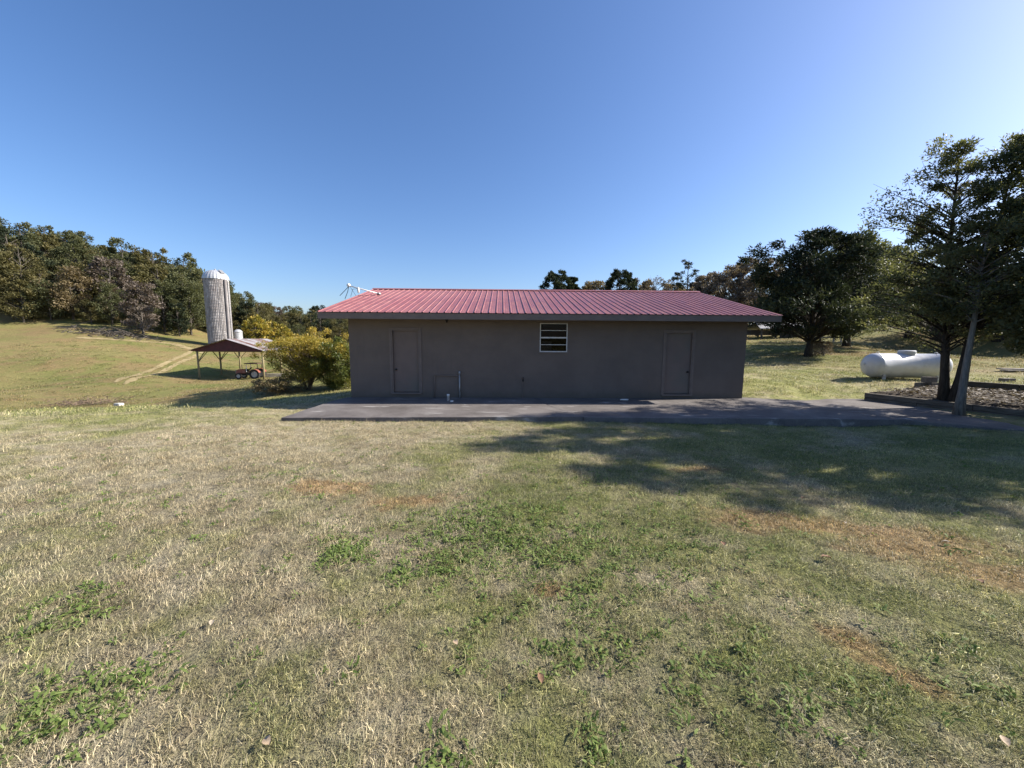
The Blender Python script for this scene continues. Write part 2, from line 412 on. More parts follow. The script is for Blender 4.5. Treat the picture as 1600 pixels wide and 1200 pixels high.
# faded red roof metal
mt, nt, b = new_mat('faded_red_roof_metal', .42, 0, .5)
tc = nt.node('ShaderNodeTexCoord').outputs['Object']
n = nt.noise(tc, .5, 5, .6); n2 = nt.noise(nt.mapv(tc, sc=(5, .5, 5)), 1.5, 5, .65)
oi = nt.node('ShaderNodeObjectInfo').outputs['Random']
c = nt.mix(nt.rng(n, .3, .7), (.25, .088, .084), (.335, .138, .13))
c = nt.mix(nt.rng(n2, .45, .75, 0, .5), c, (.39, .20, .185))
c = nt.mix(nt.math('MULTIPLY', oi, .25), c, (.27, .06, .065))
nt.put(b.inputs['Base Color'], c); nt.put(b.inputs['Roughness'], nt.rng(n2, .3, .7, .34, .55))
nt.put(b.inputs['Normal'], nt.bump(nt.noise(nt.mapv(tc, sc=(3, .6, 3)), 1.2, 3), .25, .02))
M_['roof'] = mt
mt, nt, b = new_mat('window_glass', .04, 0, .6)
b.inputs['Base Color'].default_value = (.8, .85, .85, 1)
gl = nt.node('ShaderNodeBsdfGlossy'); gl.inputs['Roughness'].default_value = .03; gl.inputs[0].default_value = (.9, .9, .9, 1)
tp = nt.node('ShaderNodeBsdfTransparent'); tp.inputs[0].default_value = (.45, .45, .45, 1)
mx = nt.node('ShaderNodeMixShader'); fr = nt.node('ShaderNodeFresnel'); fr.inputs[0].default_value = 1.22
nt.l.new(fr.outputs[0], mx.inputs[0]); nt.l.new(tp.outputs[0], mx.inputs[1]); nt.l.new(gl.outputs[0], mx.inputs[2])
nt.l.new(mx.outputs[0], nt.n['Material Output'].inputs[0]); M_['glass'] = mt

B = thing('outbuilding', 'long low grey building with faded red metal roof behind the concrete slab', 'building', (BX, BY, ZB), YAW)
d1 = (wall_uv(612, 560)[0], wall_uv(656, 560)[0], wall_uv(630, 613)[1], wall_uv(630, 515)[1])
d2 = (wall_uv(1038, 560)[0], wall_uv(1082, 560)[0], wall_uv(1060, 616)[1], wall_uv(1060, 519)[1])
wi = (wall_uv(843.5, 530)[0], wall_uv(886.5, 530)[0], wall_uv(865, 550)[1], wall_uv(865, 505)[1])
HT = 2.62   # wall top, hidden above the soffit
holes = [d1, d2, wi]
us = sorted({0, BW, *[h[0] for h in holes], *[h[1] for h in holes]})
ws = sorted({-.5, HT, *[h[2] for h in holes], *[h[3] for h in holes]})
def solid(i, j):
    if not (0 <= i < len(us)-1 and 0 <= j < len(ws)-1): return False
    cu = (us[i]+us[i+1])/2; cw = (ws[j]+ws[j+1])/2
    return not any(h[0] < cu < h[1] and h[2] < cw < h[3] for h in holes)
mb = MB(); TH = .20; vid = {}
def vv(i, j, k):
    if (i, j, k) not in vid:
        vid[(i, j, k)] = len(mb.v); mb.v.append((us[i], TH*k, ws[j]))
    return vid[(i, j, k)]
for i in range(len(us)-1):
    for j in range(len(ws)-1):
        if not solid(i, j): continue
        mb.f.append((vv(i,j,0), vv(i+1,j,0), vv(i+1,j+1,0), vv(i,j+1,0)))
        mb.f.append((vv(i,j,1), vv(i,j+1,1), vv(i+1,j+1,1), vv(i+1,j,1)))
        if not solid(i-1,j): mb.f.append((vv(i,j,0), vv(i,j+1,0), vv(i,j+1,1), vv(i,j,1)))
        if not solid(i+1,j): mb.f.append((vv(i+1,j,0), vv(i+1,j,1), vv(i+1,j+1,1), vv(i+1,j+1,0)))
        if not solid(i,j-1): mb.f.append((vv(i,j,0), vv(i,j,1), vv(i+1,j,1), vv(i+1,j,0)))
        if not solid(i,j+1): mb.f.append((vv(i,j+1,0), vv(i+1,j+1,0), vv(i+1,j+1,1), vv(i,j+1,1)))
mb.build('front_wall', M_['wall'], B)
RZ = EH+FH+SL*(BD/2+EO)   # ridge height (top of sheets)
for uu, nm in ((0, 'side_wall'), (BW-TH, 'side_wall')):
    mb = MB(); h0 = HT; hr = RZ-.12
    prof = [(TH, -.5), (BD-TH, -.5), (BD-TH, h0), (BD/2, hr), (TH, h0)]
    mb.add([(uu, y, z) for y, z in prof]+[(uu+TH, y, z) for y, z in prof], [(0,4,3,2,1),(5,6,7,8,9)]+[(i,(i+1)%5,5+(i+1)%5,5+i) for i in range(5)])
    mb.build(nm, M_['wall'], B)
MB().b2(0, BW, BD-TH, BD, -.5, HT).build('back_wall', M_['wall'], B)
MB().b2(TH+.003, BW-TH-.003, TH+.003, BD-TH-.003, -.4, .02).build('floor_slab', M_['interior'], B)
MB().b2(TH+.003, BW-TH-.003, TH+.003, BD-TH-.003, HT-.09, HT-.05).build('ceiling_board', M_['interior'], B)
MB().b2(TH+.004, BW-TH-.004, 2.6, 2.7, .021, HT-.1).build('partition_wall', M_['interior'], B)
# eaves
fas = MB(); fas.b2(-OL+.02, BW+OR_-.02, -EO+.03, -EO+.065, EH, EH+FH-.012); fas.build('fascia', M_['trim'], B)
fas = MB(); fas.b2(-OL+.02, BW+OR_-.02, BD+EO-.065, BD+EO-.03, EH, EH+FH-.012); fas.build('fascia', M_['trim'], B)
MB().b2(-OL+.03, BW+OR_-.03, -EO+.068, -.003, EH+.03, EH+.045).build('soffit', M_['trim'], B)
MB().b2(-OL+.03, BW+OR_-.03, BD+.003, BD+EO-.068, EH+.03, EH+.045).build('soffit', M_['trim'], B)
for u0 in (-OL+.021, BW+OR_-.055):
    for sgn in (0, 1):
        mb = MB()
        y0, y1 = (-EO+.068, BD/2) if sgn == 0 else (BD+EO-.068, BD/2)
        za = EH+FH-.03; zb_ = RZ-.03
        vs = [(u0, y0, za-.14), (u0, y1, zb_-.14), (u0, y1, zb_), (u0, y0, za)]
        mb.add(vs+[(x+.034, y, z) for x, y, z in vs], [(0,3,2,1),(4,5,6,7),(0,1,5,4),(1,2,6,5),(2,3,7,6),(3,0,4,7)])
        mb.build('barge_board', M_['trim'], B)
# roof: ribbed sheets, each its own piece
roofo = MB().add([(-OL+.06, -EO+.07, EH+FH-.035), (BW+OR_-.06, -EO+.07, EH+FH-.035), (BW+OR_-.06, BD/2, RZ-.04), (-OL+.06, BD/2, RZ-.04), (BW+OR_-.06, BD+EO-.07, EH+FH-.035), (-OL+.06, BD+EO-.07, EH+FH-.035)],
                 [(0,1,2,3), (3,2,4,5)]).build('roof', M_['interior'], B)
NS = 16; SW = (BW+OL+OR_)/NS
def sheet_mesh(front):
    prof = []; rp = SW/4
    for k in range(4):
        x = k*rp
        prof += [(x+.004 if k == 0 else x, .0), (x+.018, .0), (x+.032, .022), (x+.052, .022), (x+.066, .0), (x+rp*.5, .0), (x+rp*.53, .004), (x+rp*.56, .0), (x+rp*.75, .0), (x+rp*.78, .004), (x+rp*.81, .0)]
    prof.append((SW, 0))
    sl = math.hypot(BD/2+EO, SL*(BD/2+EO)); n = 7; vs = []; fs = []; L = len(prof)
    nrm = Vector((0, -SL, 1)).normalized()
    for j in range(n):
        t = j/(n-1)
        for (x, h) in prof:
            y = -EO+t*(BD/2+EO); z = EH+FH+SL*(y+EO)
            sag = .004*math.sin(t*9+x*2)
            p = Vector((x, y, z)) + nrm*(h+sag*.4)
            if not front: p = Vector((SW-p.x, BD-p.y, p.z))
            vs.append(p)
    for j in range(n-1):
        for i in range(L-1): fs.append((j*L+i, j*L+i+1, (j+1)*L+i+1, (j+1)*L+i))
    mb = MB(); mb.add(vs, fs); me = mb.mesh('roof_sheet', M_['roof']); return me
for fr_ in (True, False):
    me = sheet_mesh(fr_)
    for k in range(NS):
        o = link('roof_sheet', me, roofo); o.location = (-OL+k*SW, 0, (.0015 if k % 2 else 0))
mb = MB(); y = BD/2
for s_ in (-1, 1):
    vs = [(-OL-.01, y, RZ+.05), (BW+OR_+.01, y, RZ+.05), (BW+OR_+.01, y+s_*.16, RZ-.16*SL+.034), (-OL-.01, y+s_*.16, RZ-.16*SL+.034)]
    mb.add(vs, [(0,1,2,3)])
mb.build('ridge_cap', M_['roof'], roofo)
# doors
def door(h, knob_left):
    u0, u1, w0, w1 = h
    d = MB().b2(u0+.045, u1-.045, .062, .105, w0+.012, w1-.042).build('door', M_['door'], B, bevel=.004)
    fr = MB(); fr.b2(u0+.002, u0+.042, -.012, .12, w0, w1-.002); fr.b2(u1-.042, u1-.002, -.012, .12, w0, w1-.002); fr.b2(u0+.042, u1-.042, -.012, .12, w1-.04, w1-.002)
    # casing boards on the wall face
    fr.b2(u0-.06, u0+.001, -.020, -.001, w0-.02, w1+.06); fr.b2(u1-.001, u1+.06, -.020, -.001, w0-.02, w1+.06); fr.b2(u0+.001, u1-.001, -.020, -.001, w1, w1+.06)
    fr.build('door_frame', M_['trim'], d, bevel=.003)
    ku = u0+.12 if knob_left else u1-.12; kw = w0+.74
    k = MB(); Mx = Matrix.Translation((ku, .062, kw))@Matrix.Rotation(R(90), 4, 'X')
    k.lathe([(.033, 0), (.033, .008), (.012, .012), (.012, .035), (.028, .045), (.030, .06), (.02, .07)], 14, Mx)
    k.build('knob', M_['dark_metal'], d, True)
    sl_ = MB().b2(u0-.03, u1+.03, -.06, .10, w0-.05, w0-.001).build('threshold', M_['trim'], d)
    hg = MB(); hu = (u1-.047) if knob_left else (u0+.047)
    for hz in (w0+.25, (w0+w1)/2, w1-.25):
        hg = MB().tube([(hu, .055, hz-.05), (hu, .055, hz+.05)], .008, 6); hg.build('hinge', M_['galv'], d)
door(d1, True); door(d2, False)
# window: two sashes of two long panes
u0, u1, w0, w1 = wi
w_ = MB(); w_.b2(u0+.001, u0+.028, -.012, .09, w0, w1); w_.b2(u1-.028, u1-.001, -.012, .09, w0, w1)
w_.b2(u0+.028, u1-.028, -.012, .09, w0, w0+.03); w_.b2(u0+.028, u1-.028, -.012, .09, w1-.025, w1)
win = w_.build('window', M_['frame_alu'], B, bevel=.002)
wm = (w0+w1)/2
MB().b2(u0+.028, u1-.028, -.004, .05, wm-.022, wm+.022).build('meeting_rail', M_['frame_alu'], win)
for (a, c, yy) in ((w0+.03, wm-.022, .012), (wm+.022, w1-.025, .030)):
    mid_ = (a+c)/2
    MB().b2(u0+.029, u1-.029, yy-.008, yy+.016, mid_-.009, mid_+.009).build('muntin', M_['frame_alu'], win)
    for (p, q) in ((a, mid_-.009), (mid_+.009, c)):
        MB().b2(u0+.028, u1-.028, yy, yy+.004, p, q).build('pane', M_['glass'], win)
MB().b2(u0-.03, u1+.03, -.03, .0, w0-.035, w0-.001).build('sill', M_['trim'], win)
# things one sees through the window: a pale carton and shelf boards
tag(MB().b2(u0+.05, u0+.42, .30, .62, w0+.02, w0+.34).build('carton', simple('pale_carton', (.38, .40, .44), .8), None), 'pale grey carton standing inside the building at the left of the window', 'box')
bpy.data.objects['carton'].matrix_world = MBLD
sh = MB().b2(u0-.3, u1+.3, .26, .70, w0-.03, w0+.018); sh.b2(u0-.3, u0-.26, .3, .66, -1+w0+.6, w0-.03); sh.b2(u1+.26, u1+.3, .3, .66, -1+w0+.6, w0-.03)
o = tag(sh.build('workbench', simple('bench_wood', (.14, .10, .07), .8), None), 'brown wooden workbench just inside the window of the grey building', 'workbench'); o.matrix_world = MBLD
o = tag(MB().b2(u0+.03, u1-.03, .10, .12, wm+.03, w1-.04).build('wall_board', simple('red_brown_board', (.20, .085, .07), .8), None), 'red brown board hanging inside behind the upper window panes', 'board'); o.matrix_world = MBLD
# pipes on the wall
def W3(px, py, v=-.04):
    u, w = wall_uv(px, py, v); return Vector((u, v, w))
p = MB(); a = W3(679, 586); c = W3(716, 587)
p.tube([W3(679, 621), W3(679, 590), a + Vector((.02, 0, .0)), c, W3(718, 592), W3(718, 600)], .014, 8)
o = tag(p.build('water_pipe', M_['trim'], None, True), 'thin painted water pipe running along the wall beside the left door', 'pipe'); o.matrix_world = MBLD
p = MB(); p.tube([W3(718, 584), W3(718.5, 624.5)], .024, 10); p.tube([W3(718, 584)+Vector((0,0,-.02)), W3(718, 580)], .035, 10)
o = tag(p.build('conduit', M_['galv'], None, True), 'grey vertical conduit rising from the slab on the front wall', 'conduit'); o.matrix_world = MBLD
q = plane(700.5, 626, ZB)
o = thing('drain_stub', 'short white plastic drain stub standing on the slab by the wall', 'pipe', q)
MB().lathe([(.035, -.02), (.035, .15), (.043, .152), (.043, .20), (.030, .202), (.030, .17)], 14).build('stub', M_['pvc'], o, True)
q = plane(706, 627.5, ZB)
o = tag(MB().lathe([(.05, 0), (.055, .012), (.045, .03), (.0, .034)], 12).build('pipe_cap', M_['pvc'], None, True), 'white plastic cap lying on the slab beside the drain stub', 'cap'); o.location = q
tp_ = thing('hose_bib', 'dark hose tap on the front wall below and left of the window', 'tap', MBLD@W3(817, 592, -.0), YAW)
MB().tube([(0, .01, 0), (0, -.07, 0), (0, -.10, -.03), (0, -.105, -.08)], [.016, .016, .018, .02], 8).build('spout', M_['dark_metal'], tp_, True)
MB().lathe([(.03, 0), (.034, .006), (.03, .012)], 10, Matrix.Translation((0, -.05, .04))).build('handle', M_['dark_metal'], tp_)
MB().tube([(0, .005, -.1), (.0, -.03, -.12), (0, -.03, -.62)], .008, 6).build('riser', M_['trim'], tp_)
lp = thing('eave_lamp', 'small dark lamp holder under the eave right of the left door', 'lamp', MBLD@Vector((wall_uv(698, 500, -.25)[0], -.25, EH+.029)), YAW)
MB().lathe([(.0, -.11), (.03, -.10), (.035, -.05), (.05, -.04), (.05, 0)], 12).build('holder', M_['dark_metal'], lp, True)
q = plane(975, 625, ZB)
o = tag(MB().prism([(-.14, -.05), (.10, -.07), (.16, .04), (-.05, .07)], .002, .03).build('paper_scrap', M_['pvc'], None), 'pale flattened paper scrap on the slab at the wall foot', 'litter'); o.location = q

# ------------------------------------------------------------------ fallen antenna on the roof
A0 = MBLD@Vector((0, 0, 0))
def roofpt(px, py, lift=0):
    o = MBI@EYE; d = MBI.to_3x3()@ray(px, py)
    # plane z = EH+FH+SL*(y+EO)+lift
    t = (EH+FH+SL*(o.y+EO)+lift-o.z)/(d.z-SL*d.y); return MBLD@(o+d*t)
foot = roofpt(592, 459, .05)
tip = at(546, 446.5, foot.y-.35)
an = thing('antenna', 'toppled white television antenna mast leaning past the left roof edge', 'antenna')
MB().tube([foot, tip], .022, 10).build('mast', M_['pvc'], an, True)
MB().lathe([(.07, -.03), (.08, 0), (.07, .03), (.03, .05)], 12, Matrix.Translation(foot)).build('mast_foot', M_['galv'], an)
MB().lathe([(.02, -.065), (.06, -.04), (.072, 0), (.06, .04), (.02, .065)], 14, Matrix.Translation(tip+Vector((-.03, 0, .02)))).build('head', M_['pvc'], an, True)
mid_ = foot.lerp(tip, .68)
MB().lathe([(.01, -.12), (.035, -.09), (.045, 0), (.035, .08), (.01, .1)], 12, Matrix.Translation(mid_+Vector((-.02, -.02, -.06)))).build('rotor_box', M_['pvc'], an, True)
for (x, y) in ((531, 462), (539, 467)):
    e = at(x, y, tip.y+.05); MB().tube([tip+Vector((-.03, 0, -.03)), tip.lerp(e, .5)+Vector((.02, 0, .02)), e], .011, 5).build('rod', M_['dark_metal'], an)
MB().tube([tip, at(553, 457, tip.y), at(556, 462, tip.y+.1), roofpt(566, 462.5, .02), roofpt(585, 460.5, .02)], .006, 5).build('cable', M_['dark_metal'], an)
MB().tube([mid_, at(551, 452, tip.y), at(548, 463.5, tip.y+.1)], .007, 5).build('rod', M_['dark_metal'], an)

# ------------------------------------------------------------------ concrete slab and path
mt, nt, b = new_mat('old_concrete', .9, 0, .25)
pp = nt.node('ShaderNodeNewGeometry').outputs['Position']
n = nt.noise(pp, .8, 6, .65, .5); n2 = nt.noise(nt.mapv(pp, sc=(.6, 2.2, 1), rot=(0, 0, .35)), 1.4, 5, .6, .8); n3 = nt.noise(pp, 40, 4, .7)
c = nt.ramp(n, [(.28, (.095, .083, .077)), (.5, (.15, .134, .126)), (.72, (.22, .20, .188))])
c = nt.mix(nt.rng(n2, .60, .70, 0, .75), c, (.42, .40, .38))
c = nt.mix(nt.rng(nt.noise(pp, 2.3, 5, .7), .58, .72, 0, .6), c, (.085, .078, .075))
c = nt.mix(1, c, nt.ramp(n3, [(.3, (.8, .8, .8)), (.7, (1.15, 1.15, 1.15))]), 'MULTIPLY')
nt.put(b.inputs['Base Color'], c); nt.put(b.inputs['Normal'], nt.bump(nt.math('ADD', n3, nt.math('MULTIPLY', n, 2)), .5, .012))
M_['concrete'] = mt
ZS = ZB-.004
def pz(px, py): q = plane(px, py, ZS); return (q.x, q.y)
LF = pz(439, 652.5); LB = pz(517, 627); J0 = pz(911, 651); J1 = pz(857, 633.5); RF = pz(1408, 655)
def back(p, k=1.0): return p
bl = MBLD@Vector((-.9, .05, 0)); jb = MBLD@Vector((wall_uv(835, 622)[0], .05, 0)); br_ = MBLD@Vector((BW+.05, .05, 0))
bl = Vector(LB)+(Vector(LB)-Vector(LF)).normalized()*.0
def edge_jitter(a, c, n, amp, rng):
    a = Vector((a[0], a[1])); c = Vector((c[0], c[1])); d = (c-a).normalized(); nr = Vector((-d.y, d.x))
    return [tuple(a.lerp(c, i/n)+nr*(rng.uniform(-amp, amp) if 0 < i < n else 0)) for i in range(n)]
rg = random.Random(3)
wl_ = MBLD@Vector((-.15, .05, 0)); J2 = (jb.x, jb.y)
polyL = edge_jitter(LF, J0, 26, .02, rg)+edge_jitter(J0, J1, 8, .02, rg)+[J1, J2]+edge_jitter((wl_.x, wl_.y+.0), LB, 2, 0, rg)+edge_jitter(LB, LF, 10, .015, rg)
sg = MB().prism(polyL, -.85, ZS)
tag(sg.build('concrete_slab', M_['concrete'], None, False, .012), kind='structure')
J0b = (J0[0]+.02, J0[1]); J1b = (J1[0]+.02, J1[1]); J2b = (J2[0]+.02, J2[1])
E1 = pz(1362, 622.5); E2 = pz(1600, 652); Pb = pz(1600, 672)
E3 = (E2[0]+2.4, E2[1]-3.6); P3 = (Pb[0]+2.0, Pb[1]-3.2)
polyR = [J0b]+edge_jitter(J0b, RF, 22, .02, rg)[1:]+edge_jitter(RF, Pb, 8, .02, rg)+[Pb, P3, E3, E2]+edge_jitter(E2, E1, 8, .015, rg)[1:]+[E1]+edge_jitter(E1, (br_.x+.1, br_.y+.25), 8, .04, rg)[1:]+[(br_.x+.1, br_.y+.25), (br_.x-.2, br_.y), J2b, J1b]
tag(MB().prism(polyR, -.85, ZS-.012).build('concrete_slab', M_['concrete'], None, False, .012), kind='structure')

# ------------------------------------------------------------------ planting bed with low walls
def weathered(name, a, c):
    mt, nt, b = new_mat(name, .9, 0, .2)
    tc = nt.node('ShaderNodeTexCoord').outputs['Object']
    n = nt.noise(nt.mapv(tc, sc=(1.2, 9, 9)), 2, 6, .65, .4)
    nt.put(b.inputs['Base Color'], nt.ramp(n, [(.3, a), (.7, c)])); nt.put(b.inputs['Normal'], nt.bump(n, .6, .015)); return mt
M_['tie'] = weathered('weathered_timber', (.045, .038, .03), (.16, .14, .115))
def timber_wall(label, a, c, top, th, n_rows, group=None, mat=None):
    a = Vector(a); c = Vector(c); L = (c-a).length; ang = math.atan2(c.y-a.y, c.x-a.x)
    t = thing('retaining_wall', label, 'wall', (a.x, a.y, top-n_rows*.15), ang, group)
    rng = random.Random(int(a.x*10))
    for r_ in range(n_rows):
        x = 0; first = True
        while x < L-.05:
            ln = min(2.44 if not (first and r_ % 2) else 1.3, L-x); first = False
            o = link('timber', MB().b2(.004, ln-.004, -th/2+rng.uniform(-.006, .006), th/2, .003, .147).mesh('timber', mat or M_['tie']), t, .012)
            o.location = (x, 0, r_*.15+rng.uniform(-.002, .002)); x += ln
    return t
FT = -.10
fa = plane(1353, 613.5, FT); fb = plane(1600, 640.5, FT); fd = (fb-fa).normalized(); fb = fb+fd*3
timber_wall('low dark timber wall along the path edge in front of the evergreens', fa, fb, FT, .16, 3)
BT = .27
ba = plane(1497, 594.5, BT); bb = plane(1600, 601, BT); bd_ = (bb-ba).normalized(); bb = bb+bd_*3
timber_wall('taller timber wall at the back of the planting bed, right of the leaning trunk', ba, bb, BT, .16, 4)
# litter floor of the bed
mt, nt, b = new_mat('bed_soil', .95, 0, .1); pp = nt.node('ShaderNodeNewGeometry').outputs['Position']
n = nt.noise(pp, 9, 6, .7); nt.put(b.inputs['Base Color'], nt.ramp(n, [(.3, (.035, .028, .021)), (.7, (.11, .09, .07))])); nt.put(b.inputs['Normal'], nt.bump(n, 1, .05))
M_['soil'] = mt
def bed_pt(s, t):   # s along, t across
    p = fa.lerp(fb, s); q = Vector((ba.x-.3, ba.y+.2, 0)).lerp(bb, s); v = p.lerp(q, t); return v
vs = []; fs = []; n1, n2_ = 40, 16; rg = random.Random(8)
for i in range(n1+1):
    for j in range(n2_+1):
        p = bed_pt(i/n1, j/n2_); z = -.10+.14*(j/n2_)+.03*math.sin(i*.8)*math.sin(j*.9)+rg.uniform(-.015, .015)
        if j == 0: z -= .05
        vs.append((p.x, p.y, max(z, g1(p.x, p.y)+.01 if j else z)))
for i in range(n1):
    for j in range(n2_): a = i*(n2_+1)+j; fs.append((a, a+n2_+1, a+n2_+2, a+1))
bedm = MB().add(vs, fs); tag(bedm.build('planting_bed', M_['soil'], None, True), kind='structure')
def bed_z(s, t): return -.10+.14*t+.03
# leaf litter in the bed: too many to count
def scatter_leaves(name, pts, size, mat, seed):
    rng = np.random.default_rng(seed); n = len(pts)
    P = np.array(pts); a = rng.uniform(0, 6.28, n); s = size*rng.uniform(.6, 1.4, n)
    d = np.stack([np.cos(a), np.sin(a), rng.uniform(-.25, .45, n)], -1); w = np.stack([-np.sin(a), np.cos(a), rng.uniform(-.5, .5, n)], -1)
    v = np.stack([P-d*s[:, None], P+w*s[:, None]*.45+[0, 0, .01], P+d*s[:, None], P-w*s[:, None]*.45+[0, 0, .01]], 1).reshape(-1, 3)
    return link(name, np_mesh(name, v, np.arange(4*n).reshape(-1, 4), mat, False, rng.random(n)))
M_['leaf_dead'] = leafy('leaf_dead', [(0, (.05, .036, .025)), (.4, (.11, .085, .062)), (.8, (.20, .165, .13)), (1, (.40, .35, .29))], .15, .7)
rg = random.Random(21); pts = []
for k in range(2600):
    s_, t_ = rg.random(), rg.random(); p = bed_pt(s_, .06+.9*t_); z = -.10+.14*(.06+.9*t_)+.05+rg.random()*.03
    pts.append((p.x, p.y, max(z, g1(p.x, p.y)+.03)))
tag(scatter_leaves('leaf_litter', pts, .06, M_['leaf_dead'], 4), 'dry brown leaf litter covering the planting bed', 'leaves', kind='stuff')
# concrete blocks at the bed corner
M_['block'] = simple('concrete_block', (.15, .135, .12), .95, 0, .2, 9, .4, .2)
def block(label, loc, rz):
    t = thing('concrete_block', label, 'block', loc, rz, 'concrete blocks by the propane tank')
    mb = MB(); mb.b2(-.2, .2, -.1, -.07, 0, .19); mb.b2(-.2, .2, .07, .1, 0, .19)
    for x in (-.2, -.015, .17): mb.b2(x+.0005, x+.0295, -.07, .07, .001, .189)
    mb.build('shell', M_['block'], t, bevel=.004)
q = hit(1440, 606); block('lower concrete block at the bed corner below the propane tank', q+Vector((0, 0, -.01)), .2)
q2 = hit(1456, 606); block('concrete block beside the evergreen trunks, lower right of its stack', q2+Vector((.05, .02, -.01)), .15)
block('upper concrete block stacked against the evergreen trunk by the tank', q.lerp(q2, .62)+Vector((.02, .01, .19)), .1)

# ------------------------------------------------------------------ propane tank
M_['tank'] = simple('tank_white_paint', (.58, .585, .60), .32, 0, .06, 3, .03, .5, (.50, .49, .47))
c0 = at(1350, 571.5, 15.3); c1 = at(1480, 571, 15.0); ax = (c1-c0); L = ax.length; r = .475
tk = thing('propane_tank', 'large white horizontal propane tank on the lawn behind the evergreens', 'tank', (c0.x, c0.y, g1((c0.x+c1.x)/2, (c0.y+c1.y)/2)), math.atan2(ax.y, ax.x))
zc = .655-.0
zc = (c0.z+c1.z)/2-tk.location.z
prof = []
for k in range(11): a = math.pi/2*k/10; prof.append((max(.004, r*math.sin(a)), .36*(1-math.cos(a))))
prof += [(r, .365), (r+.004, .37), (r+.004, .40), (r, .405), (r, L-.405), (r+.004, L-.40), (r+.004, L-.37), (r, L-.365)]
for k in range(10, -1, -1): a = math.pi/2*k/10; prof.append((max(.004, r*math.sin(a)), L-.36*(1-math.cos(a))))
sh_ = MB().lathe(prof, 48, Matrix.Translation((0, 0, zc))@Matrix.Rotation(R(90), 4, 'Y')).build('shell', M_['tank'], tk); smooth_by_angle(sh_, 50)
M_['lid'] = simple('lid_grey', (.45, .46, .46), .45, 0, .15, 6, .05)
lid = MB().lathe([(.26, -.06), (.27, .05), (.265, .10), (.23, .125), (.0, .135)], 28, Matrix.Translation((L*.50, 0, zc+r))).build('dome_lid', M_['lid'], tk); smooth_by_angle(lid)
for x in (.55, L-.55):
    lg = MB(); lg.b2(x-.05, x+.05, -.32, -.26, -.2, zc-.33); lg.b2(x-.05, x+.05, .26, .32, -.2, zc-.33); lg.b2(x-.05, x+.05, -.32, .32, zc-.45, zc-.38)
    lg.build('leg', M_['tank'], tk)
for x in (.45, L-.45):
    e = MB().tube([(x-.05, 0, zc+r-.01), (x-.05, 0, zc+r+.05), (x+.05, 0, zc+r+.05), (x+.05, 0, zc+r-.01)], .012, 6); e.build('lifting_lug', M_['tank'], tk)
g_ = MB().lathe([(.06, 0), (.06, .03), (.05, .04), (.0, .042)], 14, Matrix.Translation((.02, 0, zc+.05))@Matrix.Rotation(R(-90), 4, 'Y')); g_.build('gauge', M_['lid'], tk)

# ------------------------------------------------------------------ pole barn
M_['post'] = weathered('pole_wood', (.17, .14, .07), (.34, .29, .17))
M_['gable'] = simple('maroon_gable', (.085, .028, .03), .8, 0, .25, 2, .2)
mt, nt, b = new_mat('rusty_sheet_metal', .5, .35, .5)
tc = nt.node('ShaderNodeTexCoord').outputs['Object']; oi = nt.node('ShaderNodeObjectInfo').outputs['Random']
n = nt.noise(nt.mapv(tc, sc=(.5, 1.6, 1)), 1.3, 6, .65, .3)
n = nt.math('ADD', n, nt.math('MULTIPLY', nt.math('SUBTRACT', oi, .5), .22))
nt.put(b.inputs['Base Color'], nt.ramp(n, [(.34, (.55, .53, .52)), (.5, (.40, .36, .35)), (.62, (.26, .15, .11)), (.75, (.16, .08, .06))]))
M_['rust_sheet'] = mt
Y0, Y1 = 50.0, 58.0
e0 = at(303, 545, Y0); e1 = at(409, 547, Y0); pk = at(353, 529.5, Y0)
XL, XR, XM = e0.x, e1.x, (e0.x+e1.x)/2; ZE = (e0.z+e1.z)/2; ZR = pk.z
gmid = g1(XM, 53)
PB = thing('pole_barn', 'open pole barn with maroon gable and rusty metal roof sheltering the tractor', 'barn', (XM, Y0, gmid))
def pb(x, y, z): return (x-XM, y-Y0, z-gmid)
hw = (XR-XL)/2; OV = .45
M_['gable_board'] = M_['gable']
gb = MB()
vs = [pb(XL-OV, Y0, ZE-.25), pb(XR+OV, Y0, ZE-.25), pb(XR+OV, Y0, ZE-.14), pb(XM, Y0, ZR-.10), pb(XL-OV, Y0, ZE-.14)]
gb.add(vs+[(x, y+.06, z) for x, y, z in vs], [(0,1,2,3,4),(9,8,7,6,5)]+[(i,5+i,5+(i+1)%5,(i+1)%5) for i in range(5)])
gb.build('gable_front', M_['gable'], PB)
gb = MB(); vs = [(x, y+Y1-Y0-.06, z) for x, y, z in vs]; gb.add(vs+[(x, y+.06, z) for x, y, z in vs], [(0,1,2,3,4),(9,8,7,6,5)]+[(i,5+i,5+(i+1)%5,(i+1)%5) for i in range(5)]); gb.build('gable_back', M_['gable'], PB)
sl_ = (ZR-ZE)/hw
rb = MB(); rb.bar(pb(XM, Y0+.06, ZR-.16), pb(XM, Y1-.06, ZR-.16), .10, .15); ro = rb.build('roof', M_['post'], PB)
nsh = 9
for sgn in (-1, 1):
    for k in range(nsh):
        w = (Y1-Y0+.7)/nsh; ya = Y0-.35+k*w; mb = MB(); vs = []; fs = []; nn = 9
        for i in range(nn):
            yy = ya+.0+i*w/(nn-1); h = .03 if i % 2 else 0
            vs.append(pb(XM, yy, ZR+h)); vs.append(pb(XM+sgn*(hw+OV+.1), yy, ZR-sl_*(hw+OV+.1)+h))
        fs = [(2*i, 2*i+2, 2*i+3, 2*i+1) for i in range(nn-1)]
        mb.add(vs, fs); o = mb.build('roof_sheet', M_['rust_sheet'], ro); o.location.z = .012*(k % 2)
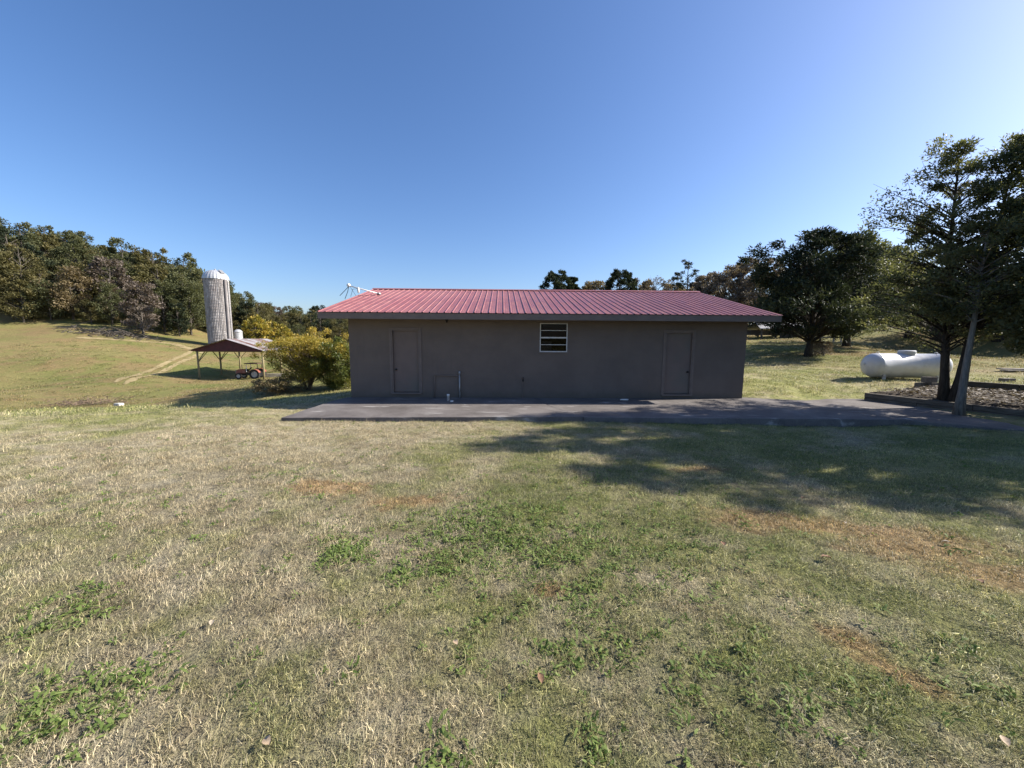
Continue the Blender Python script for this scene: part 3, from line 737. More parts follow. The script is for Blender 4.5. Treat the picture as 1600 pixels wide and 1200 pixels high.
for X in (XL+.25, XR-.05):
    for yy in (Y0+.15, (Y0+Y1)/2, Y1-.15):
        zg = g1(X, yy)-.4; zt = ZE-.16
        mb = MB().tube([pb(X, yy, zg), pb(X+.03, yy, (zg+zt)/2), pb(X, yy, zt)], [.13, .12, .11], 10); mb.build('post', M_['post'], PB, True)
        for dy in (-1, 1):
            if Y0 < yy+dy*1.4 < Y1: MB().bar(pb(X, yy, zt-1.5), pb(X, yy+dy*1.35, zt-.08), .09, .06).build('brace', M_['post'], PB)
        dx = 1 if X < XM else -1
        MB().bar(pb(X, yy+.1, zt-1.5), pb(X+dx*1.3, yy+.1, zt-.1), .09, .06).build('brace', M_['post'], PB)
    MB().bar(pb(X, Y0+.07, ZE-.11), pb(X, Y1-.07, ZE-.11), .08, .2).build('eave_beam', M_['post'], PB)
for yy in (Y0+.2, (Y0+Y1)/2, Y1-.2):
    MB().bar(pb(XL, yy, ZE-.24), pb(XR, yy, ZE-.24), .06, .2).build('tie_beam', M_['post'], PB)

# ------------------------------------------------------------------ tractor
M_['tr_red'] = simple('tractor_orange_red', (.27, .085, .055), .5, 0, .2, 4, .05, .4, (.30, .20, .15))
M_['rubber'] = simple('tyre_rubber', (.035, .033, .032), .9, 0, .2, 12, .3, .2, (.10, .085, .07))
M_['rim'] = simple('wheel_rim', (.40, .38, .35), .6, .1, .2, 6, .1, .4, (.22, .14, .09))
ta = at(371.5, 590, 51.8); tz = at(411, 590, 51.8); tl = (tz.x-ta.x)
tg = g1((ta.x+tz.x)/2, 51.8)
TR = thing('tractor', 'old orange red tractor with canopy parked under the pole barn', 'tractor', ((ta.x+tz.x)/2, 51.8, tg), R(4))
k = tl/3.6
def sb(x0, x1, y0, y1, z0, z1): return MB().b2(x0*k, x1*k, y0*k, y1*k, z0*k, z1*k)
hd = MB(); prof = [(-1.75, .72), (-1.70, 1.18), (-1.45, 1.33), (-.45, 1.38), (-.42, .78)]
hd.add([(x*k, -.30*k, z*k) for x, z in prof]+[(x*k, .30*k, z*k) for x, z in prof], [(0,1,2,3,4),(9,8,7,6,5)]+[(i,5+i,5+(i+1)%5,(i+1)%5) for i in range(5)])
hood = hd.build('hood', M_['tr_red'], TR, bevel=.03)
sb(-1.79, -1.752, -.22, .22, .78, 1.12).build('grille', M_['rim'], hood)
for yy in (-.2, .2): MB().lathe([(.07*k, 0), (.075*k, .03*k), (.05*k, .05*k)], 12, Matrix.Translation((-1.77*k, yy*k, 1.2*k))@Matrix.Rotation(R(-90), 4, 'Y')).build('headlight', M_['pvc'], TR)
sb(-1.5, 1.25, -.2, .2, .55, .84).build('chassis', M_['dark_metal'], TR)
sb(-.44, -.2, -.28, .28, .8, 1.36).build('dashboard', M_['dark_metal'], TR)
MB().tube([(-.9*k, -.24*k, 1.3*k), (-.9*k, -.24*k, 2.0*k)], .035*k, 8).build('exhaust_pipe', M_['dark_metal'], TR)
def wheel(x, y, rad, w):
    prof = [(rad*.62, -w*.4), (rad*.9, -w*.5), (rad*.985, -w*.42), (rad, -w*.2), (rad, w*.2), (rad*.985, w*.42), (rad*.9, w*.5), (rad*.62, w*.4)]
    Mx = Matrix.Translation((x, y, rad))@Matrix.Rotation(R(90), 4, 'X')
    vs = MB(); n = 28
    for r_, z_ in prof:
        for q in range(n): a = 2*math.pi*q/n; rr = r_*(1+(.025 if (q % 2 and r_ > rad*.95) else 0)); vs.v.append(tuple(Mx@Vector((rr*math.cos(a), rr*math.sin(a), z_))))
    for i in range(len(prof)):
        i2 = (i+1) % len(prof)
        for q in range(n): vs.f.append((i*n+q, i*n+(q+1) % n, i2*n+(q+1) % n, i2*n+q))
    wo = vs.build('wheel', M_['rubber'], TR)
    MB().lathe([(rad*.63, -w*.3), (rad*.6, -w*.32), (rad*.5, -w*.1), (rad*.18, -w*.1), (rad*.16, -w*.25), (rad*.16, w*.25), (rad*.18, w*.1), (rad*.5, w*.1), (rad*.6, w*.32), (rad*.63, w*.3)], 20, Mx).build('rim', M_['rim'], wo)
for yy in (-.62, .62):
    wheel(-1.2*k, yy*k, .42*k, .22*k); wheel(1.05*k, (yy*1.15)*k, .68*k, .38*k)
    fe = MB(); P = []
    for q in range(9): a = R(20+q*17); P.append((1.05*k+.74*k*math.cos(a), .68*k+.74*k*math.sin(a)))
    s_ = 1 if yy > 0 else -1
    vs = [(x, s_*.46*k, z) for x, z in P]+[(x, s_*.95*k, z) for x, z in P]
    fe.add(vs, [(q, q+1, 10+q, 9+q) for q in range(8)]); o = fe.build('fender', M_['tr_red'], TR); sm = o.modifiers.new('solid', 'SOLIDIFY'); sm.thickness = .03
    for xx in (-.15, 1.35): MB().bar((xx*k, s_*.55*k, 1.0*k), (xx*k, s_*.5*k, 2.12*k), .05*k).build('canopy_post', M_['pvc'] if xx < 0 else M_['dark_metal'], TR)
sb(-.35, 1.5, -.72, .72, 2.12, 2.24).build('canopy', simple('canopy_brown', (.10, .06, .045), .8), TR, bevel=.02)
sb(.55, 1.0, -.25, .25, .98, 1.08).build('seat', M_['dark_metal'], TR); sb(.96, 1.06, -.25, .25, 1.08, 1.5).build('seat_back', M_['dark_metal'], TR)
MB().tube([(-.2*k, 0, 1.3*k), (.12*k, 0, 1.45*k)], .025*k, 6).build('steering_column', M_['dark_metal'], TR)
MB().lathe([(.2*k, -.015*k), (.23*k, 0), (.2*k, .015*k), (.17*k, 0)], 18, Matrix.Translation((.12*k, 0, 1.45*k))@Matrix.Rotation(R(-60), 4, 'Y')).build('steering_wheel', M_['dark_metal'], TR)
# lumber beside the tractor
M_['lumber'] = weathered('grey_lumber', (.26, .22, .17), (.5, .45, .38))
rg = random.Random(4)
for i, (px, lab) in enumerate([(424, 'lowest pale board of the pile behind the tractor'), (427, 'middle pale board of the pile behind the tractor'), (430, 'topmost pale board of the pile behind the tractor')]):
    p = at(px, 590, 52.5); z = g1(p.x, 52.5)
    o = tag(MB().b2(-1.6, 1.6, -.15, .15, 0, .12).build('board', M_['lumber'], None, bevel=.01), lab, 'board', 'boards piled by the tractor'); o.location = (p.x+.1*i, 52.5+.2*i, z+.13*i+.02); o.rotation_euler.z = rg.uniform(-.15, .15)

# ------------------------------------------------------------------ silo
mt, nt, b = new_mat('silo_concrete_staves', .85, 0, .25)
tc = nt.node('ShaderNodeTexCoord').outputs['Object']
n = nt.noise(nt.mapv(tc, sc=(1.5, 1.5, .25)), 1.5, 6, .65); n2 = nt.noise(tc, .45, 4, .6)
c = nt.ramp(n, [(.3, (.20, .185, .185)), (.5, (.33, .315, .315)), (.72, (.47, .455, .455))])
c = nt.mix(nt.rng(n2, .5, .7, 0, .5), c, (.27, .235, .23))
at_ = nt.node('ShaderNodeAttribute', attribute_name='tint').outputs['Fac']
c = nt.mix(1, c, nt.ramp(at_, [(0, (.72, .70, .70)), (1, (1.15, 1.14, 1.13))]), 'MULTIPLY')
nt.put(b.inputs['Base Color'], c); M_['silo'] = mt
SY = 75.0; s0 = at(345, 530, SY); st = at(338, 437, SY); sr = 2.0
sg_ = min(g1(s0.x, SY), g1(s0.x-2, SY)) - .3
SI = thing('silo', 'tall grey concrete stave silo with white domed cap behind the pole barn', 'silo', (s0.x, SY, sg_))
HZ = st.z-sg_
ns, nr = 48, 20; Vs = []; Qs = []; tn = []; rng = np.random.default_rng(3)
for i in range(ns):
    a0 = 2*math.pi*i/ns; a1 = 2*math.pi*(i+1)/ns; off = .5 if i % 2 else 0
    zs_ = [0]+[min(HZ, (j+.5+off)*HZ/nr) for j in range(nr)]+[HZ]
    zs_ = sorted(set(zs_))
    g = (a1-a0)*.07
    for j in range(len(zs_)-1):
        z0, z1 = zs_[j]+.012, zs_[j+1]-.012
        if z1-z0 < .05: continue
        b0 = len(Vs); rr = sr+rng.uniform(-.006, .006)
        for (a, r_) in ((a0+g*.2, rr-.03), (a0+g, rr), (a1-g, rr), (a1-g*.2, rr-.03)):
            for z in (z0, z1): Vs.append((r_*math.cos(a), r_*math.sin(a), z))
        for q in range(3): Qs.append((b0+2*q, b0+2*q+2, b0+2*q+3, b0+2*q+1))
        t_ = rng.random(); tn += [t_]*3
# the wall behind the joints
b0 = len(Vs)
for z in (0, HZ):
    for i in range(ns): a = 2*math.pi*i/ns; Vs.append(((sr-.03)*math.cos(a), (sr-.03)*math.sin(a), z))
for i in range(ns): Qs.append((b0+i, b0+(i+1) % ns, b0+ns+(i+1) % ns, b0+ns+i)); tn.append(0)
o = link('stave_wall', np_mesh('stave_wall', Vs, Qs, M_['silo'], False, tn), SI); o['kind'] = 'stuff'
hm = MB()
for q in range(40):
    pass
me = None
for j in range(24):
    if me is None:
        vsb = MB(); n = 48
        for r_, z_ in ((sr+.005, -.012), (sr+.035, -.012), (sr+.035, .012), (sr+.005, .012)):
            for q in range(n): a = 2*math.pi*q/n; vsb.v.append((r_*math.cos(a), r_*math.sin(a), z_))
        for i in range(4):
            for q in range(n): vsb.f.append((i*n+q, i*n+(q+1) % n, ((i+1) % 4)*n+(q+1) % n, ((i+1) % 4)*n+q))
        me = vsb.mesh('hoop', M_['galv'])
    o = link('hoop', me, SI); o.location.z = HZ*((j+.4)/24)
M_['dome'] = simple('dome_metal', (.48, .49, .51), .4, .3, .1, 3, .03)
DH = 1.75; dm = MB(); n = 24
dv = []
for j in range(8):
    t = j/7; r_ = (sr+.10)*math.cos(t*math.pi/2*.93); z = HZ+DH*math.sin(t*math.pi/2)/1.0
    for q in range(n*2):
        a = 2*math.pi*q/(n*2); rr = r_*(1.018 if q % 2 == 0 else .99); dv.append((rr*math.cos(a), rr*math.sin(a), z))
df = [(j*n*2+q, j*n*2+(q+1) % (n*2), (j+1)*n*2+(q+1) % (n*2), (j+1)*n*2+q) for j in range(7) for q in range(n*2)]+[tuple(7*n*2+q for q in range(n*2))]
dome = dm.add(dv, df).build('dome', M_['dome'], SI)
MB().lathe([(.16, 0), (.16, .22), (.22, .22), (.02, .32)], 12, Matrix.Translation((0, 0, HZ+DH-.05))).build('vent_cap', M_['dome'], dome)
ca = math.atan2(-SY, -s0.x)+R(38)   # towards the camera, a little to the right
dx, dy = math.cos(ca), math.sin(ca)
hatch = MB().box((dx*1.55, dy*1.55, HZ+1.42), (.9, .7, .10), None, Matrix.Rotation(ca, 3, 'Z')@Matrix.Rotation(R(42), 3, 'Y')).build('dome_hatch', M_['galv'], dome)
ch = MB(); ch.tube([(dx*(sr+.18), dy*(sr+.18), .5), (dx*(sr+.18), dy*(sr+.18), HZ-.1)], .2, 10); ch.build('chute', M_['silo'], SI)
c2 = ca-R(22); px_, py_ = math.cos(c2), math.sin(c2)
lad = MB(); tx, ty = -py_, px_
for s_ in (-.2, .2): lad.tube([((sr+.16)*px_+tx*s_, (sr+.16)*py_+ty*s_, .5), ((sr+.16)*px_+tx*s_, (sr+.16)*py_+ty*s_, HZ)], .022, 5)
z = .8
while z < HZ: lad.tube([((sr+.16)*px_-tx*.2, (sr+.16)*py_-ty*.2, z), ((sr+.16)*px_+tx*.2, (sr+.16)*py_+ty*.2, z)], .014, 4); z += .35
lad.build('ladder', M_['dark_metal'], SI)
MB().tube([((sr+.1)*math.cos(ca+.35), (sr+.1)*math.sin(ca+.35), .3), ((sr+.1)*math.cos(ca+.35), (sr+.1)*math.sin(ca+.35), HZ*.98), ((sr-.4)*math.cos(ca+.35), (sr-.4)*math.sin(ca+.35), HZ+.9)], .09, 8).build('filler_pipe', M_['galv'], SI)
fb_ = at(372.5, 525, 78); bz = g1(fb_.x, 78); bt = at(372.5, 514.5, 78).z-bz
BN = thing('feed_bin', 'small pale metal bin with domed lid at the right foot of the silo', 'bin', (fb_.x, 78, bz))
MB().lathe([(.72, 0), (.74, bt*.3), (.72, bt*.3+.02), (.74, bt*.6), (.72, bt*.6+.02), (.74, bt-.6)], 26).build('shell', M_['dome'], BN)
MB().lathe([(.79, bt-.62), (.74, bt-.45), (.55, bt-.2), (.28, bt-.05), (.0, bt)], 26).build('lid', M_['dome'], BN, True)

# ------------------------------------------------------------------ far shed, fence, small things on the right
M_['shed_roof'] = simple('shed_roof_grey', (.30, .30, .31), .6, .2, .15, 2, .1)
M_['shed_wood'] = weathered('shed_wood', (.06, .05, .04), (.16, .135, .11))
sa = at(1188, 530, 45); sbp = at(1262, 530, 45); sz = g1((sa.x+sbp.x)/2, 46)
SH = thing('open_shed', 'low dark open shed with grey roof beneath the big pine', 'shed', ((sa.x+sbp.x)/2, 45, sz))
W2 = (sbp.x-sa.x)/2
for x in (-W2+.2, -W2*.33, W2*.33, W2-.2):
    for y in (0.15, 3.4): MB().b2(x-.08, x+.08, y-.08, y+.08, -.5, 1.02).build('post', M_['shed_wood'], SH)
mb = MB(); vs = [(-W2-.3, -.3, .98), (W2+.3, -.3, .98), (W2-.4, 1.8, 1.75), (-W2+.4, 1.8, 1.75), (W2+.3, 3.9, .98), (-W2-.3, 3.9, .98)]
mb.add(vs+[(x, y, z+.06) for x, y, z in vs], [(0,3,2,1),(3,5,4,2),(6,7,8,9),(9,8,10,11),(0,1,7,6),(1,2,8,7),(2,4,10,8),(4,5,11,10),(5,3,9,11),(3,0,6,9)])
mb.build('roof', M_['shed_roof'], SH)
MB().b2(-W2, W2, 3.3, 3.4, .3, .95).build('back_wall', M_['shed_wood'], SH); MB().b2(-W2*.1, W2-.3, .3, .4, -.1, .55).build('feed_trough', M_['shed_wood'], SH)
fp = [(1271, 530), (1281, 531), (1300, 531), (1312, 531.5)]
FN = thing('rail_fence', 'short weathered post and rail fence behind the pine trunks', 'fence', hit(1281, 532, 20))
bs = [hit(px, py, 20, 60) for px, py in [(1268, 534), (1281, 534), (1302, 534), (1314, 534)]]
for p in bs: MB().tube([p-FN.location+Vector((0, 0, -.3)), p-FN.location+Vector((.02, 0, 1.15))], .08, 8).build('post', M_['lumber'], FN)
for i in range(3):
    for h in (.45, .9): MB().bar(bs[i]-FN.location+Vector((0, -.06, h)), bs[i+1]-FN.location+Vector((0, -.06, h)), .04, .12).build('rail', M_['lumber'], FN)
p = hit(1585, 581)
for i, lab in enumerate(('lower whitish board lying on the lawn at the far right', 'upper whitish board lying on the lawn at the far right')):
    o = tag(MB().b2(-.55, 1.6, -.14, .14, 0, .05).build('board', M_['lumber'], None, bevel=.006), lab, 'board', 'boards on the right lawn'); o.location = p+Vector((.1*i, .1*i, .03+.06*i)); o.rotation_euler.z = .1-.25*i
p = hit(1573, 597)
o = tag(MB().b2(-.22, .22, -.1, .1, -.02, .14).build('brick_block', M_['block'], None, bevel=.008), 'single brown block on the lawn behind the planting bed', 'block'); o.location = p
p = hit(186, 634, 14)
o = tag(MB().prism([(-.3, -.12), (.18, -.18), (.3, .12), (-.12, .2)], -.1, .2).build('white_stone', simple('pale_stone', (.6, .58, .52), .9, 0, .2, 3, .4), None, bevel=.05), 'pale stone block at the end of the brush pile', 'stone'); o.location = p
# brush pile in the dip
rg = random.Random(12); c = hit(135, 633, 14); bp = MB()
for i in range(260):
    x = c.x+rg.gauss(0, 1.5); y = c.y+rg.gauss(0, .7); z = g1(x, y)+abs(rg.gauss(0, .22)); a = rg.uniform(0, 6.28); l = rg.uniform(.3, .9)
    d = Vector((math.cos(a), math.sin(a)*.5, rg.uniform(-.1, .45)))*l
    bp.tube([(x, y, z), Vector((x, y, z))+d*.5+Vector((0, 0, rg.uniform(-.1, .1))), Vector((x, y, z))+d], [.02, .014, .005], 4, None, False)
tag(bp.build('brush_pile', weathered('dead_brush', (.12, .08, .06), (.30, .22, .16))), 'low heap of dead brown brush in the field at the left', 'brush', kind='stuff')
c = hit(175, 524, 40); bp = MB()
for i in range(170):
    x = c.x+rg.gauss(0, 4); y = c.y+rg.gauss(0, 1.5); z = g1(x, y)+abs(rg.gauss(0, .35)); a = rg.uniform(0, 6.28); l = rg.uniform(.8, 3.4)
    d = Vector((math.cos(a), math.sin(a)*.5, rg.uniform(-.05, .4)))*l
    bp.tube([(x, y, z), Vector((x, y, z))+d*.5, Vector((x, y, z))+d], [.07, .05, .02], 4, None, False)
tag(bp.build('fallen_branches', M_['bark_far']), 'grey tangle of fallen branches along the wood edge', 'branches', kind='stuff')

# ------------------------------------------------------------------ trees
def leaf_cloud(rng, C, Rr, per, ln, wd, axis_xy, out_bias=.6, up_bias=.3, clump_t=None, flat=.6, hz=None):
    n = len(C); idx = np.repeat(np.arange(n), per); N = len(idx)
    g = rng.normal(size=(N, 3)); g /= np.linalg.norm(g, axis=1)[:, None]+1e-9
    rad = rng.random(N)**.45
    P = C[idx] + g*rad[:, None]*Rr[idx][:, None]*np.array([1, 1, flat])
    out = P-axis_xy[idx]; out[:, 2] *= .3; out /= np.linalg.norm(out, axis=1)[:, None]+1e-6
    d = out*out_bias + rng.normal(size=(N, 3))*.6 + np.array([0, 0, up_bias]); d /= np.linalg.norm(d, axis=1)[:, None]
    q = rng.normal(size=(N, 3)) + np.array([0, 0, .8]); w = np.cross(d, q); w /= np.linalg.norm(w, axis=1)[:, None]+1e-6
    nn = np.cross(w, d); s = (.6+.8*rng.random(N))[:, None]
    a = P; m1 = P + d*ln*s*.5 + w*wd*s*.5 + nn*ln*.08; t = P + d*ln*s; m2 = P + d*ln*s*.5 - w*wd*s*.5 + nn*ln*.08
    V = np.stack([a, m1, t, m2], 1).reshape(-1, 3)
    ct = clump_t[idx] if clump_t is not None else rng.random(N)
    tint = np.clip(.55*ct + .45*rng.random(N), 0, 1)
    return V, np.arange(4*N).reshape(-1, 4), tint
def interp_env(pts):
    hx = [p[0] for p in pts]; hy = [p[1] for p in pts]
    return lambda h: float(np.interp(h, hx, hy))
def tree_meshes(seed, H, tr_r, env, n_cl, cl_r, per, ln, wd, barkm, leafm, h0=.2, lean=(0, 0), flat=.6, k=.5, lobes=(), twigs=3, stems=1, stem_spread=0, tint_h=0, crook=.03, limb=.32, lobed=.35, fill=.35):
    rg = random.Random(seed); rng = np.random.default_rng(seed)
    if callable(env): ef = env
    else: ef = interp_env(env)
    wood = MB(); paths = []
    for s_ in range(stems):
        a = rg.uniform(0, 6.28); sp = stem_spread*rg.uniform(.5, 1) if stems > 1 else 0
        pts = []; n = 9; ox = oy = 0
        for i in range(n):
            t = i/(n-1); ox += rg.gauss(0, crook*H/8); oy += rg.gauss(0, crook*H/8)
            pts.append(Vector((lean[0]*H*t**1.1 + ox*min(1, t*3) + math.cos(a)*sp*t, lean[1]*H*t**1.1 + oy*min(1, t*3) + math.sin(a)*sp*t, -.25+t*(H*.94+.25)*(1 if s_ == 0 else rg.uniform(.7, .95)))))
        rad = [tr_r*(1.35 if i == 0 else 1)*(1-(i/(n-1))*.88) for i in range(n)]
        wood.tube(pts, rad, 10 if H*tr_r > .8 else 7); paths.append((pts, rad))
    def on(path, z):
        pts, rad = path
        for i in range(len(pts)-1):
            if pts[i+1].z >= z: t = (z-pts[i].z)/max(1e-6, pts[i+1].z-pts[i].z); return pts[i].lerp(pts[i+1], t), rad[i]*(1-t)+rad[i+1]*t
        return pts[-1], rad[-1]
    ph = [rg.uniform(0, 6.28) for _ in range(4)]
    C = []; RR = []; AX = []; CT = []
    items = []
    hs = np.linspace(0, 1, 60); wts = np.array([ef(h)+.15 for h in hs]); cdf = np.cumsum(wts)/wts.sum()
    for i in range(n_cl):
        h = float(np.interp((i+rg.random())/n_cl, cdf, hs)); az = rg.uniform(0, 6.28)
        mod = 1+lobed*(math.sin(2*az+ph[0]+3*h)*.5+math.sin(3*az+ph[1]-7*h)*.35+math.sin(9*h+ph[2])*.35)
        r = ef(h)*mod*(fill+(1-fill)*math.sqrt(rg.random()))
        items.append((h, az, r, None))
    for (p, rr) in lobes:
        items.append((None, 0, 0, (p, rr))); q0, _ = on(paths[0], max(.1, p.z-.35))
        for f_ in (.45, .75): items.append((None, 0, 0, (q0.lerp(p, f_)+Vector((0, rg.gauss(0, .25), rg.gauss(.1, .12))), rr*rg.uniform(.8, 1.05))))
    for (h, az, r, lb) in items:
        path = rg.choice(paths)
        if lb is None:
            z = H*(h0+(1-h0)*h); c0, _ = on(path, z); c = c0+Vector((math.cos(az)*r, math.sin(az)*r, rg.uniform(-.03, .03)*H)); cr = cl_r*(.65+.7*rg.random())*(1-.35*h)
        else:
            c = Vector(lb[0]); cr = lb[1]; c0, _ = on(path, c.z); r = math.hypot(c.x-c0.x, c.y-c0.y); h = c.z/H
        zb_ = max(.10*H, c.z-k*r-.03*H); b0, br = on(path, zb_); ax, _ = on(path, c.z)
        mid_ = b0.lerp(c, .55)+Vector((rg.gauss(0, .05)*r, rg.gauss(0, .05)*r, .06*r))
        r0 = min(br*.6, tr_r*limb*(.35+.65*min(1, r/(ef(.3)+.1))))
        wood.tube([b0, mid_, c], [r0, r0*.55, max(.004, r0*.15)], 5, None, False)
        for q in range(twigs):
            e = c+Vector((rg.gauss(0, .6), rg.gauss(0, .6), rg.gauss(.15, .4)))*cr
            wood.tube([mid_.lerp(c, rg.uniform(.2, 1)), e], [max(.004, r0*.25), .003], 3, None, False)
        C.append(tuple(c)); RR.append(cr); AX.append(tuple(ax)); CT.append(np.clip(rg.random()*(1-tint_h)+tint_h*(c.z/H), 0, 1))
    wm = wood.mesh('trunk', barkm, True)
    if per: 
        V, Q, T = leaf_cloud(rng, np.array(C), np.array(RR), per, ln, wd, np.array(AX), clump_t=np.array(CT), flat=flat)
        cm = np_mesh('crown', V, Q, leafm, False, T)
    else: cm = None
    return wm, cm
def plant(name, label, cat, base, meshes, rz=0, sc=1, group=None, crown_name='crown', trunk_name='trunk'):
    t = thing(name, label, cat, base, rz, group); t.scale = (sc,)*3 if not hasattr(sc, '__len__') else sc
    link(trunk_name, meshes[0], t)
    if meshes[1]: link(crown_name, meshes[1], t)
    return t
def height_to(px, py, base, Y=None):
    return at(px, py, base.y).z-base.z

# the near evergreens in the planting bed
b = at(1478, 606, 11.1); b.z = max(g1(b.x, b.y), -.02)
HA = height_to(1476, 222, b)
def loc_lobe(base, lst):
    return [((at(px, py, base.y+dy)-base), r) for px, py, dy, r in lst]
lobA = loc_lobe(b, [(1372, 330, -.2, .42), (1395, 305, 0, .5), (1412, 340, .2, .55), (1362, 352, .1, .3), (1462, 240, 0, .3), (1488, 238, .1, .28), (1478, 255, -.1, .35), (1440, 275, 0, .45), (1505, 265, .2, .4), (1520, 300, 0, .4), (1385, 400, -.3, .6), (1405, 440, .5, .6), (1395, 480, -.4, .55), (1420, 490, .2, .5), (1375, 450, .6, .6)])
plant('evergreen_tree', 'dark feathery evergreen with upright trunk in the bed beside the white tank', 'tree', b,
      tree_meshes(11, HA, .115, [(0, 1.0), (.12, 1.8), (.35, 1.75), (.55, 1.2), (.8, .6), (1, .1)], 150, .31, 125, .085, .032, M_['bark_dark'], M_['leaf_dark'], h0=.24, lean=(-.08, 0), k=.25, lobes=lobA, flat=.5, twigs=4), group='evergreens in the planting bed')
b2 = at(1491, 607, 10.9); b2.z = max(g1(b2.x, b2.y), -.02); HB = height_to(1588, 206, b2)
lobB = loc_lobe(b2, [(1560, 260, 0, .45), (1590, 240, -.1, .4), (1586, 215, .1, .26), (1600, 220, .2, .35), (1540, 300, .2, .5), (1600, 330, -.6, .6), (1570, 380, .3, .6), (1590, 440, -.6, .6), (1550, 420, .2, .5), (1600, 480, -.4, .6)])
plant('evergreen_tree', 'dark evergreen leaning right over the leaf bed beside the upright one', 'tree', b2,
      tree_meshes(23, HB, .105, [(0, .8), (.15, 1.3), (.4, 1.25), (.65, .8), (.85, .45), (1, .1)], 130, .30, 120, .085, .032, M_['bark_dark'], M_['leaf_dark'], h0=.27, lean=(.09, -.02), k=.25, lobes=lobB, flat=.5, twigs=4), group='evergreens in the planting bed')
b3 = plane(1497, 634, -.08)+Vector((.12, .06, 0)); HC = height_to(1552, 330, b3)
plant('leaning_tree', 'pale grey barked tree leaning right at the edge of the timber wall', 'tree', b3,
      tree_meshes(31, HC, .095, [(0, .5), (.3, 1.1), (.6, 1.0), (1, .3)], 55, .32, 130, .09, .036, M_['bark_grey'], M_['leaf_dark'], h0=.48, lean=(.0, -.01), k=.3, flat=.55, crook=.012))
# evergreens just right of the frame: their shade falls over the lawn
mD = tree_meshes(47, 8.6, .18, [(0, 1.3), (.2, 2.2), (.5, 2.0), (.75, 1.2), (1, .15)], 200, .48, 200, .12, .06, M_['bark_dark'], M_['leaf_dark'], h0=.16, k=.25, flat=.55)
for (x, y, s_, rz, lab) in [(15.2, 9.0, 1.15, .4, 'tall dark evergreen at the right end of the planting bed'), (13.6, 6.6, .96, 2.2, 'dark evergreen on the lawn nearest the camera on the right'), (17.0, 7.4, .95, 4.0, 'dark evergreen standing behind the planting bed on the right'), (13.4, 7.9, .90, 5.1, 'dark evergreen in the middle of the row right of the lawn')]:
    plant('evergreen_tree', lab, 'tree', (x, y, g1(x, y)), mD, rz, s_, 'evergreens on the right of the lawn')
# pines and broad tree right of the building
b = hit(1262, 557); H = height_to(1290, 356, b)
plant('pine_tree', 'big dark pine with thick trunk just right of the red roof', 'tree', b,
      tree_meshes(5, H, .21, [(0, 2.2), (.2, 3.7), (.45, 3.4), (.7, 2.5), (.88, 1.4), (1, .5)], 230, .8, 210, .22, .065, M_['bark_dark'], M_['leaf_pine'], h0=.20, lobed=.7, k=.3, lean=(.02, 0), flat=.6, limb=.25), group='trees right of the building')
b = hit(1322, 541); H = height_to(1345, 368, b)
plant('broad_tree', 'broad dark green tree with forked low limbs between pine and propane tank', 'tree', b,
      tree_meshes(6, H, .25, [(0, 2.6), (.25, 4.0), (.6, 3.0), (.85, 1.8), (1, .7)], 190, .85, 190, .20, .09, M_['bark_dark'], M_['leaf_dark'], h0=.18, k=.55, flat=.65, lobed=.6), group='trees right of the building')
b = hit(1420, 528); H = height_to(1440, 385, b)
plant('broad_tree', 'shaded dark tree directly behind the white tank at the field edge', 'tree', b,
      tree_meshes(61, H, .3, [(0, 3.4), (.3, 4.6), (.7, 3.4), (1, 1)], 150, 1.0, 110, .24, .11, M_['bark_dark'], M_['leaf_dark'], h0=.17, k=.5), group='trees right of the building')
b = hit(1560, 530); H = height_to(1560, 420, b)
plant('broad_tree', 'shaded dark tree behind the leaning trunks at the right edge of the field', 'tree', b,
      tree_meshes(62, H, .3, [(0, 3.2), (.3, 4.4), (.7, 3.2), (1, 1)], 140, 1.0, 110, .24, .11, M_['bark_dark'], M_['leaf_dark'], h0=.2, k=.5), group='trees right of the building')
b = hit(1288, 557); sm_ = tree_meshes(71, 1.25, .03, [(0, .5), (.5, .65), (1, .3)], 40, .22, 60, .07, .035, M_['bark_far'], M_['leaf_grey'], h0=.1, k=.8, stems=4, stem_spread=.4)
plant('grey_shrub', 'small grey leaved shrub at the right foot of the big pine', 'shrub', b, sm_, crown_name='foliage', trunk_name='stems')

# trees seen over the roof ridge
def ridge_tree(name, label, px, top, Y, halfw_px, leafm, style, seed):
    X = at(px, 500, Y).x; base = Vector((X, Y, g1(X, Y))); H = at(px, top, Y).z-base.z; w = halfw_px/600*Y
    if style == 'pine': env = [(0, w*.5), (.35, w), (.7, w*.85), (1, w*.25)]; a = dict(n_cl=150, cl_r=w*.21, per=110, ln=.30, wd=.12, h0=.35, k=.2)
    elif style == 'sparse': env = [(0, w*.5), (.5, w*.7), (.8, w), (1, w*.5)]; a = dict(n_cl=26, cl_r=w*.36, per=60, ln=.28, wd=.10, h0=.45, k=.2)
    elif style == 'bare': env = [(0, w*.6), (.4, w), (.8, w*.8), (1, w*.3)]; a = dict(n_cl=110, cl_r=w*.2, per=16, ln=.22, wd=.12, h0=.2, k=.9, twigs=7)
    else: env = [(0, w*.7), (.4, w), (.75, w*.8), (1, w*.35)]; a = dict(n_cl=100, cl_r=w*.24, per=130, ln=.26, wd=.15, h0=.2, k=.7, twigs=4)
    return plant(name, label, 'tree', base, tree_meshes(seed, H, .02*H, env, barkm=M_['bark_far'], leafm=leafm, **a), group='trees behind the building')
ridge_tree('pine_tree', 'dark rounded pine above the middle of the red roof, leftmost of those behind', 872, 422, 62, 27, M_['leaf_pine'], 'pine', 101)
ridge_tree('autumn_tree', 'low golden brown treetop between two dark pines above the roof', 928, 438, 66, 34, M_['leaf_russet'], 'full', 102)
